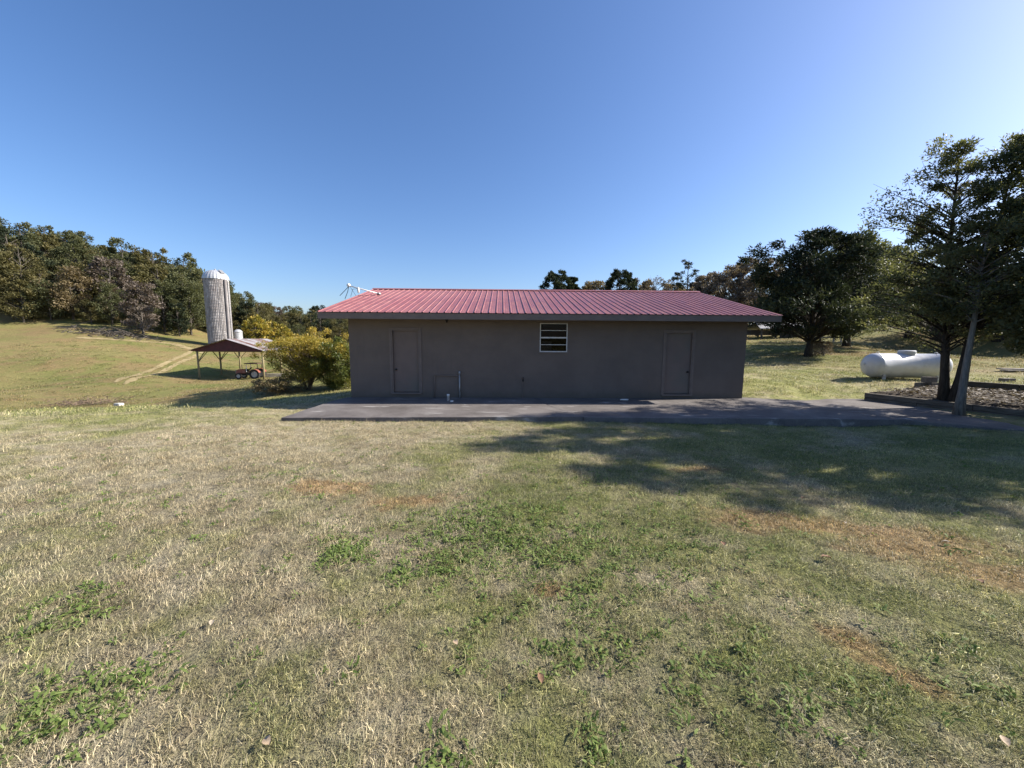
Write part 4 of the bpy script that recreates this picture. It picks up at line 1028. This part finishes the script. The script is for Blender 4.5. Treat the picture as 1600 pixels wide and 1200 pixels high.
ridge_tree('pine_tree', 'dark pine above the roof, right of the golden brown treetop', 966, 420, 60, 28, M_['leaf_pine'], 'pine', 103)
ridge_tree('pine_tree', 'small dark pine touching the leftmost pine above the roof', 893, 432, 63, 12, M_['leaf_pine'], 'pine', 113)
ridge_tree('bare_tree', 'nearly bare reddish tree behind the roof beside the dark pine', 1018, 430, 64, 26, M_['leaf_russet'], 'bare', 104)
ridge_tree('thin_pine', 'tall thin pine with sparse tufted top above the right of the roof', 1071, 404, 62, 15, M_['leaf_pine'], 'sparse', 105)
ridge_tree('thin_pine', 'short thin pine with few tufts right beside the tall thin one', 1055, 424, 64, 9, M_['leaf_pine'], 'sparse', 106)
ridge_tree('bare_tree', 'leafless grey tree between the reddish tree and the thin pine', 1042, 434, 66, 14, M_['leaf_grey'], 'bare', 107)
ridge_tree('autumn_tree', 'low brown treetop right of the second dark pine above the roof', 996, 436, 68, 28, M_['leaf_grey'], 'full', 115)
ridge_tree('autumn_tree', 'low reddish brown treetop at the foot of the thin pines', 1048, 444, 70, 34, M_['leaf_russet'], 'full', 116)
ridge_tree('autumn_tree', 'grey brown tree between thin pine and wide grey brown tree', 1098, 428, 60, 32, M_['leaf_grey'], 'full', 117)
ridge_tree('autumn_tree', 'pale grey brown tree behind the big dark pine right of the roof', 1160, 410, 56, 36, M_['leaf_grey'], 'full', 118)
ridge_tree('autumn_tree', 'wide grey brown tree rising behind the right end of the roof', 1130, 416, 54, 46, M_['leaf_grey'], 'full', 108)
ridge_tree('autumn_tree', 'tallest grey brown tree just left of the big dark pine', 1185, 402, 50, 40, M_['leaf_grey'], 'full', 109)
# trees across the far field on the right
ft = [tree_meshes(120+i, 11, .22, [(0, 3), (.35, 4.2), (.7, 3.4), (1, 1.2)], 80, 1.2, 70, .5, .3, M_['bark_far'], M_[k_], h0=.12, k=.6) for i, k_ in enumerate(('leaf_olive', 'leaf_green', 'leaf_russet'))]
for i, (px, py, Y, kd, lab) in enumerate([(1240, 505, 92, 1, 'green tree far across the field behind the open shed'), (1350, 505, 96, 0, 'olive tree far across the field above the propane tank'), (1440, 505, 92, 2, 'russet tree far across the field behind the evergreen trunks'), (1530, 502, 95, 1, 'green tree far across the field behind the leaning trunk'), (1600, 502, 90, 0, 'olive tree far across the field at the right frame edge')]):
    X = at(px, py, Y).x; plant('field_tree', lab, 'tree', (X, Y, g1(X, Y)-.2), ft[kd], i*1.7, .9+.1*(i % 3), 'trees across the far field')

# yellow and green shrubs at the left end of the building
b = at(482, 610, 24.2); b.z = g1(b.x, b.y); H = height_to(470, 510, b)
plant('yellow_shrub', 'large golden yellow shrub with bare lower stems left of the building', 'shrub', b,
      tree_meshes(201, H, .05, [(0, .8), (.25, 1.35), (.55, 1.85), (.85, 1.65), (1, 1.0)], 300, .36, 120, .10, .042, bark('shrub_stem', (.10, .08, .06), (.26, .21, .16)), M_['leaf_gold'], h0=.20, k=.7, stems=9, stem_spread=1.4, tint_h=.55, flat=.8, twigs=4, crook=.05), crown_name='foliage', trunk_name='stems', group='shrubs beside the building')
b = at(534, 610, 24.6); b.z = g1(b.x, b.y); H = height_to(530, 525, b)
plant('green_shrub', 'green leafed shrub showing beside the left corner of the grey building', 'shrub', b,
      tree_meshes(202, H, .04, [(0, .9), (.4, 1.45), (.8, 1.3), (1, .7)], 200, .36, 120, .14, .042, M_['bark_far'], M_['leaf_shrub'], h0=.06, k=.7, stems=7, stem_spread=.9, flat=.8, twigs=3), crown_name='foliage', trunk_name='stems', group='shrubs beside the building')
b = at(436, 608, 23.4); b.z = g1(b.x, b.y)
plant('dry_shrub', 'low dry brown undergrowth at the left foot of the golden shrub', 'shrub', b,
      tree_meshes(203, 1.1, .02, [(0, 1.0), (.5, 1.4), (1, .7)], 120, .26, 50, .08, .04, M_['bark_far'], M_['leaf_russet'], h0=.05, k=.8, stems=8, stem_spread=.8, twigs=5), crown_name='foliage', trunk_name='stems', group='shrubs beside the building')

# ------------------------------------------------------------------ scatter with geometry nodes (only for what nobody could count)
def scatter(name, pts, rot, scl, protos, label, cat):
    pts = np.asarray(pts, np.float32); n = len(pts)
    me = bpy.data.meshes.new(name); me.vertices.add(n); me.vertices.foreach_set('co', pts.ravel())
    for nm, typ, arr in (('rot', 'FLOAT_VECTOR', rot), ('scl', 'FLOAT', scl), ('pick', 'INT', np.random.default_rng(1).integers(0, len(protos), n))):
        a = me.attributes.new(nm, typ, 'POINT'); a.data.foreach_set('vector' if typ == 'FLOAT_VECTOR' else 'value', np.asarray(arr, np.int32 if typ == 'INT' else np.float32).ravel())
    me.update(); o = link(name, me)
    col = bpy.data.collections.new(name+'_source')
    for i, p in enumerate(protos):
        po = bpy.data.objects.new('%s_source_%02d' % (name, i), p); col.objects.link(po)
    ng = bpy.data.node_groups.new(name+'_scatter', 'GeometryNodeTree')
    ng.interface.new_socket('Geometry', in_out='INPUT', socket_type='NodeSocketGeometry'); ng.interface.new_socket('Geometry', in_out='OUTPUT', socket_type='NodeSocketGeometry')
    N = ng.nodes; Lk = ng.links
    gi = N.new('NodeGroupInput'); go = N.new('NodeGroupOutput'); ip = N.new('GeometryNodeInstanceOnPoints'); ci = N.new('GeometryNodeCollectionInfo')
    ci.inputs['Collection'].default_value = col; ci.inputs['Separate Children'].default_value = True; ci.inputs['Reset Children'].default_value = True
    def na(nm, typ):
        q = N.new('GeometryNodeInputNamedAttribute'); q.data_type = typ; q.inputs[0].default_value = nm; return q.outputs[0]
    Lk.new(gi.outputs[0], ip.inputs['Points']); Lk.new(ci.outputs[0], ip.inputs['Instance']); ip.inputs['Pick Instance'].default_value = True
    Lk.new(na('pick', 'INT'), ip.inputs['Instance Index'])
    er = N.new('FunctionNodeEulerToRotation'); Lk.new(na('rot', 'FLOAT_VECTOR'), er.inputs[0]); Lk.new(er.outputs[0], ip.inputs['Rotation'])
    Lk.new(na('scl', 'FLOAT'), ip.inputs['Scale']); Lk.new(ip.outputs[0], go.inputs[0])
    md = o.modifiers.new('scatter', 'NODES'); md.node_group = ng
    return tag(o, label, cat, kind='stuff')

# hillside wood
def merged_tree(seed, H, w, leafm, barkm, **kw):
    wm, cm = tree_meshes(seed, H, .018*H, [(0, w*.75), (.3, w), (.65, w*.85), (.9, w*.5), (1, w*.2)], kw.get('n', 46), w*.34, kw.get('per', 140),   .34, .21, barkm, leafm, h0=.14, k=.6, flat=.75, twigs=1)
    return wm, cm
def join_np(wm, cm, name):
    nv = len(wm.vertices); V1 = np.empty(nv*3, np.float32); wm.vertices.foreach_get('co', V1); V1 = V1.reshape(-1, 3)
    quads = [tuple(p.vertices) for p in wm.polygons if len(p.vertices) == 4]
    V2 = np.empty(len(cm.vertices)*3, np.float32); cm.vertices.foreach_get('co', V2); V2 = V2.reshape(-1, 3)
    Q2 = np.arange(len(V2)).reshape(-1, 4)+nv; t2 = np.empty(len(Q2), np.float32); cm.attributes['tint'].data.foreach_get('value', t2)
    me = np_mesh(name, np.vstack([V1, V2]), np.vstack([np.array(quads), Q2]), None, False, np.concatenate([np.zeros(len(quads)), t2]))
    me.materials.append(cm.materials[0]); me.materials.append(wm.materials[0])
    mi = np.zeros(len(me.polygons), np.int32); mi[:len(quads)] = 1; me.polygons.foreach_set('material_index', mi); return me
kinds = [('leaf_green', 12, 3.9), ('leaf_olive', 12, 4.1), ('leaf_olive', 10.5, 3.6), ('leaf_russet', 11, 3.8), ('leaf_green', 13.5, 3.6), ('leaf_grey', 11, 3.4), ('leaf_pine', 13, 3.0), ('leaf_green', 10, 4.2), ('leaf_olive', 9, 3.6)]
wood_tm = [merged_tree(300+i, h, w, M_[k_], M_['bark_far']) for i, (k_, h, w) in enumerate(kinds)]
wood_p = [join_np(a, c, 'wood_tree') for a, c in wood_tm]
rg = random.Random(77); pts = []; sc_ = []; ro_ = []
def edgeY(px): return float(np.interp(px, [-700, 0, 120, 230, 300, 400, 520, 700], [66, 74, 76, 79, 82, 90, 100, 110]))
taken = []
for _ in range(9000):
    px = rg.uniform(-900, 640); Yd = edgeY(px)+3+rg.random()**1.0*85; X = (px-800)/600*Yd
    if any((X-a)**2+(Yd-c)**2 < 4.6**2 for a, c in taken): continue
    taken.append((X, Yd))
    if len(taken) > 900: break
    pts.append((X, Yd, g1(X, Yd)-.3)); sc_.append(rg.uniform(.75, 1.25)*(.68 if px > 370 else 1)); ro_.append((0, 0, rg.uniform(0, 6.28)))
scatter('hillside_wood', pts, ro_, sc_, wood_p+[wood_p[0], wood_p[1], wood_p[4], wood_p[7], wood_p[8]], 'autumn wood covering the hillside on the left', 'wood')
# trees one can pick out along its edge
for (px, dY, kd, s_, nm, lab) in [(-20, 0, 1, 1.0, 'olive_tree', 'olive leaved tree at the foot of the wood, leftmost in view'),
    (45, -1, 2, .8, 'olive_tree', 'spreading olive tree with visible trunk at the left field edge'),
    (88, 1, 7, .8, 'green_tree', 'mid green tree at the wood edge right of the spreading olive one'),
    (122, 2, 3, .95, 'russet_tree', 'russet brown tree in the middle of the wooded slope'),
    (150, 0, 8, .55, 'olive_tree', 'small yellowish olive tree low at the field edge above the track'),
    (182, 1, 0, .7, 'green_tree', 'small green tree low at the field edge above the track'),
    (228, -4, 5, .95, 'bare_tree', 'greyish brown thin tree standing out alone before the dark wood'),
    (262, 0, 4, .8, 'green_tree', 'dark green tree at the end of the track, left of the silo'),
    (284, -2, 6, .55, 'evergreen_tree', 'low black green evergreen at the end of the track by the silo'),
    (302, 1, 0, .95, 'green_tree', 'tall green tree whose top rises just left of the silo'),
    (385, 4, 2, .8, 'olive_tree', 'olive tree just right of the silo above the feed bin')]:
    Yd = edgeY(px)+dY; X = (px-800)/600*Yd
    plant(nm, lab, 'tree', (X, Yd, g1(X, Yd)-.2), wood_tm[kd], px*.37, s_, 'trees along the edge of the hillside wood')
mg = tree_meshes(340, 6.5, .12, [(0, 2.0), (.4, 2.8), (.8, 2.0), (1, .8)], 60, .9, 60, .4, .26, M_['bark_far'], M_['leaf_gold'], h0=.1, k=.7)
for px, Yd, s_, lab in ((402, 84, 1.0, 'golden yellow tree right of the feed bin behind the pole barn'), (428, 90, .85, 'golden olive tree behind the shrub, between silo and building'), (446, 86, .7, 'smaller golden tree peeking over the yellow shrub')):
    X = (px-800)/600*Yd; plant('golden_tree', lab, 'tree', (X, Yd, g1(X, Yd)-.2), mg, px, s_, 'golden trees behind the pole barn')

# ------------------------------------------------------------------ grass
def blades(seed, n, rad, h, w, lean, spread=1.0):
    rng = np.random.default_rng(seed)
    a = rng.uniform(0, 6.28, n); r = rad*np.sqrt(rng.random(n)); B0 = np.stack([r*np.cos(a), r*np.sin(a), np.full(n, -.008)], -1)
    az = rng.uniform(0, 6.28, n); hh = h*rng.uniform(.45, 1.25, n); ww = w*rng.uniform(.6, 1.3, n)
    bend = lean*rng.uniform(.2, 1.6, n)
    d = np.stack([np.cos(az), np.sin(az), np.zeros(n)], -1); s = np.stack([-np.sin(az+.6), np.cos(az+.6), np.zeros(n)], -1)
    up_ = np.array([0, 0, 1.])
    p1 = B0 + up_*(hh*.55*np.cos(bend*.5))[:, None] + d*(hh*.55*np.sin(bend*.5))[:, None]
    p2 = p1 + up_*(hh*.45*np.cos(bend*1.5))[:, None] + d*(hh*.45*np.sin(bend*1.5))[:, None]
    def pair(p, f): return p-s*(ww*f)[:, None]*.5, p+s*(ww*f)[:, None]*.5
    a0, a1 = pair(B0, 1); b0_, b1 = pair(p1, .85); c0, c1 = pair(p2, .15)
    V = np.stack([a0, a1, b0_, b1, c0, c1], 1).reshape(-1, 3); k_ = np.arange(n)[:, None]*6
    Q = np.stack([k_+[0, 1, 3, 2], k_+[2, 3, 5, 4]], 1).reshape(-1, 4)
    return V, Q, np.repeat(rng.random(n), 2)
mt = bpy.data.materials.new('grass_blades'); mt.use_nodes = True; nt = NT(mt); bs_ = nt.n['Principled BSDF']
gnode = nt.node('ShaderNodeGroup', node_tree=LAWN)
tint = nt.node('ShaderNodeAttribute', attribute_name='tint').outputs['Fac']; oi = nt.node('ShaderNodeObjectInfo').outputs['Random']
c = nt.mix(1, gnode.outputs[0], nt.ramp(tint, [(0, (.30, .34, .28)), (.4, (.90, .93, .87)), (.8, (1.4, 1.36, 1.32)), (1, (2.0, 1.93, 1.9))]), 'MULTIPLY')
c = nt.mix(nt.rng(nt.math('FRACT', nt.math('MULTIPLY', tint, 17.3)), .72, .8, 0, .75), c, (.40, .35, .27))
c = nt.mix(nt.math('MULTIPLY', nt.rng(nt.math('FRACT', nt.math('MULTIPLY', tint, 7.7)), .70, .8, 0, .8), gnode.outputs[1]), c, (.085, .135, .035))
c = nt.mix(1, c, nt.ramp(oi, [(0, (.8, .82, .78)), (1, (1.18, 1.15, 1.1))]), 'MULTIPLY')
nt.put(bs_.inputs['Base Color'], c); bs_.inputs['Roughness'].default_value = .5; bs_.inputs['Specular IOR Level'].default_value = .3
trn = nt.node('ShaderNodeBsdfTranslucent'); nt.put(trn.inputs[0], c); mx = nt.node('ShaderNodeMixShader'); mx.inputs[0].default_value = .3
nt.l.new(bs_.outputs[0], mx.inputs[1]); nt.l.new(trn.outputs[0], mx.inputs[2]); nt.l.new(mx.outputs[0], nt.n['Material Output'].inputs[0]); M_['grass'] = mt
gp = [np_mesh('grass_tuft', *blades(500+i, n, .11, h, w, ln)[:2], M_['grass'], False, blades(500+i, n, .11, h, w, ln)[2]) for i, (n, h, w, ln) in enumerate([(95, .045, .0024, 1.5), (80, .055, .0026, 1.9), (110, .034, .0022, 1.2), (60, .075, .0028, 1.6), (100, .05, .0024, 2.1), (120, .03, .0024, 2.3)])]
gpf = [np_mesh('grass_tuft_far', *blades(520+i, n, .24, h, w, 1.0)[:2], M_['grass'], False, blades(520+i, n, .24, h, w, 1.0)[2]) for i, (n, h, w) in enumerate([(46, .07, .009), (40, .10, .010), (44, .06, .009)])]
slabL = [Vector((p[0], p[1])) for p in polyL]; 
from mathutils.geometry import intersect_point_line
def inside(P, poly):
    x, y = P[:, 0], P[:, 1]; r_ = np.zeros(len(P), bool); n = len(poly)
    for i in range(n):
        (x0, y0), (x1, y1) = poly[i][:2], poly[(i+1) % n][:2]
        if y0 == y1: continue
        c_ = ((y0 > y) != (y1 > y)) & (x < (x1-x0)*(y-y0)/(y1-y0)+x0); r_ ^= c_
    return r_
bldpoly = [tuple((MBLD@Vector((u, v, 0)))[:2]) for u, v in ((0, 0), (BW, 0), (BW, BD), (0, BD))]
bedpoly = [tuple(bed_pt(0, 0)[:2]), tuple(bed_pt(1, 0)[:2]), tuple(bed_pt(1, 1)[:2]), tuple(bed_pt(0, 1)[:2])]
def field_points(seed, r0, r1, dens, half=1.12):
    rng = np.random.default_rng(seed); A = half*(r1*r1-r0*r0); n = int(A*dens)
    r_ = np.sqrt(rng.uniform(r0*r0, r1*r1, n)); a = rng.uniform(-half, half, n)
    P = np.stack([r_*np.sin(a), r_*np.cos(a)], -1)
    bad = inside(P, polyL) | inside(P, polyR) | inside(P, bldpoly) | inside(P, bedpoly)
    P = P[~bad]; return P, rng
GP = []; GS = []; GR = []
for i, (r0, r1, dn, s_) in enumerate([(.6, 2.6, 300, .85), (2.6, 5, 190, .95), (5, 9, 110, 1.05), (9, 14, 55, 1.2)]):
    P, rng = field_points(600+i, r0, r1, dn); n = len(P)
    GP.append(np.column_stack([P, gz(P[:, 0], P[:, 1])])); GS.append(s_*rng.uniform(.65, 1.25, n)); GR.append(np.column_stack([rng.normal(0, .12, n), rng.normal(0, .12, n), rng.uniform(0, 6.28, n)]))
ed = polyL[:26]+polyR[1:30]; rng = np.random.default_rng(9); E_ = []
for i in range(len(ed)-1):
    a_, c_ = np.array(ed[i]), np.array(ed[i+1]); L_ = np.linalg.norm(c_-a_)
    if L_ > 2: continue
    for q in range(int(L_*26)): E_.append(a_+(c_-a_)*rng.random()+np.array([0, -abs(rng.normal(0, .05))-.01]))
E_ = np.array(E_); n = len(E_)
GP.append(np.column_stack([E_, gz(E_[:, 0], E_[:, 1])])); GS.append(rng.uniform(.9, 1.9, n)*(rng.random(n)**.5)); GR.append(np.column_stack([rng.normal(0, .12, n), rng.normal(0, .12, n), rng.uniform(0, 6.28, n)]))
scatter('lawn_grass', np.vstack(GP), np.vstack(GR), np.concatenate(GS), gp, 'short half dry lawn grass in front of the building', 'grass')
GP = []; GS = []; GR = []
for i, (r0, r1, dn, s_) in enumerate([(14, 24, 16, 1.0), (24, 45, 5, 1.3), (45, 95, 1.2, 2.2)]):
    P, rng = field_points(620+i, r0, r1, dn, 1.05); n = len(P)
    GP.append(np.column_stack([P, gz(P[:, 0], P[:, 1])])); GS.append(s_*rng.uniform(.65, 1.25, n)); GR.append(np.column_stack([rng.normal(0, .1, n), rng.normal(0, .1, n), rng.uniform(0, 6.28, n)]))
scatter('field_grass', np.vstack(GP), np.vstack(GR), np.concatenate(GS), gpf, 'mown field grass beyond the lawn and slab', 'grass')
# broad leaved weeds
def weed_mesh(seed, n, ln, wd, mat):
    rng = np.random.default_rng(seed); V = []; Q = []; T = []
    for i in range(n):
        a = rng.uniform(0, 6.28); el = rng.uniform(.15, .9); l = ln*rng.uniform(.5, 1.2); w = wd*rng.uniform(.6, 1.2)
        d = np.array([math.cos(a)*math.cos(el), math.sin(a)*math.cos(el), math.sin(el)]); s = np.array([-math.sin(a), math.cos(a), rng.uniform(-.3, .3)])
        b0 = np.array([rng.normal(0, .02), rng.normal(0, .02), .0]); k_ = len(V); tt = rng.random()
        for t, f, dr in ((0, .15, 0), (.35, .8, .02), (.7, 1.0, -.02), (1.0, .08, -.18)):
            c_ = b0+d*l*t+np.array([0, 0, dr*l]); V += [c_-s*w*f*.5, c_+s*w*f*.5]
        for q in range(3): Q.append((k_+2*q, k_+2*q+1, k_+2*q+3, k_+2*q+2)); T.append(tt)
    return np_mesh('weed_plant', np.array(V), np.array(Q), mat, False, T)
M_['weed'] = leafy('weed_leaf', [(0, (.08, .13, .03)), (.5, (.15, .21, .055)), (1, (.25, .30, .10))], .35, .65, .2)
wp = [weed_mesh(700+i, n, l, w, M_['weed']) for i, (n, l, w) in enumerate([(11, .040, .012), (14, .032, .012), (9, .055, .011), (12, .028, .011)])]
rg = random.Random(90); P = []; 
for (px, py, sx, sy, n) in [(770, 830, .45, .30, 420), (840, 870, .35, .2, 140), (530, 862, .13, .12, 90), (690, 880, .15, .12, 40), (620, 900, .08, .1, 22), (1000, 850, .5, .4, 90), (200, 1060, .16, .12, 46), (90, 1140, .16, .07, 40), (130, 935, .14, .08, 30), (70, 975, .12, .06, 18),
                            (700, 1180, .06, .04, 10), (930, 1170, .05, .04, 8), (1200, 1110, .2, .14, 24), (1500, 1040, .2, .2, 18), (900, 990, .4, .2, 60), (1130, 980, .4, .3, 50), (560, 660, .8, .2, 40), (900, 760, .8, .5, 70), (480, 760, .6, .4, 40), (220, 800, .5, .3, 40), (380, 690, .8, .3, 30), (1250, 700, 1.0, .5, 60)]:
    c_ = hit(px, py)
    for i in range(n): P.append((c_.x+rg.gauss(0, sx), c_.y+rg.gauss(0, sy)))
for i in range(700): a = rg.uniform(-1.05, 1.05); r_ = math.sqrt(rg.uniform(1.2, 81)); P.append((r_*math.sin(a), r_*math.cos(a)))
P = np.array(P); P = P[~(inside(P, polyL) | inside(P, polyR))]; n = len(P); rng = np.random.default_rng(5)
scatter('lawn_weeds', np.column_stack([P, gz(P[:, 0], P[:, 1])+.012]), np.column_stack([rng.normal(0, .15, n), rng.normal(0, .15, n), rng.uniform(0, 6.28, n)]), rng.uniform(.6, 1.25, n), wp, 'broad leaved green weeds growing in patches in the lawn', 'weeds')
# fallen leaves lying on the lawn
def dead_leaf(seed):
    rg = random.Random(seed); V = []; n = 5
    for i in range(n+1):
        t = i/n; w = math.sin(math.pi*min(1, t*.92+.04))*.026*(1+.15*rg.random()); z = .012*math.sin(t*3.1)+.004
        V += [(-w, t*.09-.045, z+.012*rg.random()), (0, t*.09-.045, z-.004), (w, t*.09-.045, z+.014*rg.random())]
    Q = [(3*i+j, 3*i+j+1, 3*i+j+4, 3*i+j+3) for i in range(n) for j in range(2)]
    return np_mesh('fallen_leaf', V, Q, None, True)
lm = [simple('dead_leaf_tan', (.42, .31, .20), .7, 0, .2, 30), simple('dead_leaf_brown', (.20, .11, .06), .7, 0, .2, 30), simple('dead_leaf_pale', (.36, .30, .22), .7, 0, .2, 30)]
dl = []
for i in range(6):
    me = dead_leaf(800+i); me.materials.append(lm[i % 3]); dl.append(me)
names3 = ['tan', 'dark brown', 'pale']
for (px, py, kd, s_, where) in [(418, 1168, 0, 1.0, 'at the bottom edge left of the middle'), (845, 1068, 1, 1.0, 'on the grass low in the middle'), (355, 865, 2, 1.0, 'on the straw coloured grass left of the green weed patch'),
    (332, 980, 2, .9, 'on the grass above the lower left weeds'), (1318, 822, 2, 1.3, 'on the rusty dead patch near the tree shade'), (1290, 877, 1, 1.4, 'on the edge of the rusty patch, right of the middle'),
    (1478, 853, 2, 1.2, 'on the dry grass near the right edge'), (1130, 855, 1, 1.2, 'on the grass just left of the rusty patch'), (712, 1012, 0, .9, 'on the grass below the green weed patch'),
    (1568, 1168, 0, .9, 'at the bottom right corner'), (1255, 782, 1, 1.3, 'at the lower edge of the tree shade'), (876, 727, 2, 1.2, 'beside the left tips of the tree shade'), (600, 730, 0, 1.0, 'on the dry lawn in front of the left door'), (1530, 915, 1, 1.3, 'on the brown tussocks at the right edge')]:
    p = hit(px, py); o = link('fallen_leaf', dl[kd+3*(px % 2)]); rr = random.Random(px)
    o.location = p+Vector((0, 0, .025)); o.rotation_euler = (rr.uniform(-.2, .2), rr.uniform(-.2, .2), rr.uniform(0, 6.28)); o.scale = (s_*.55,)*3
    tag(o, '%s curled fallen leaf %s' % (names3[kd], where), 'leaf', 'fallen leaves on the lawn')
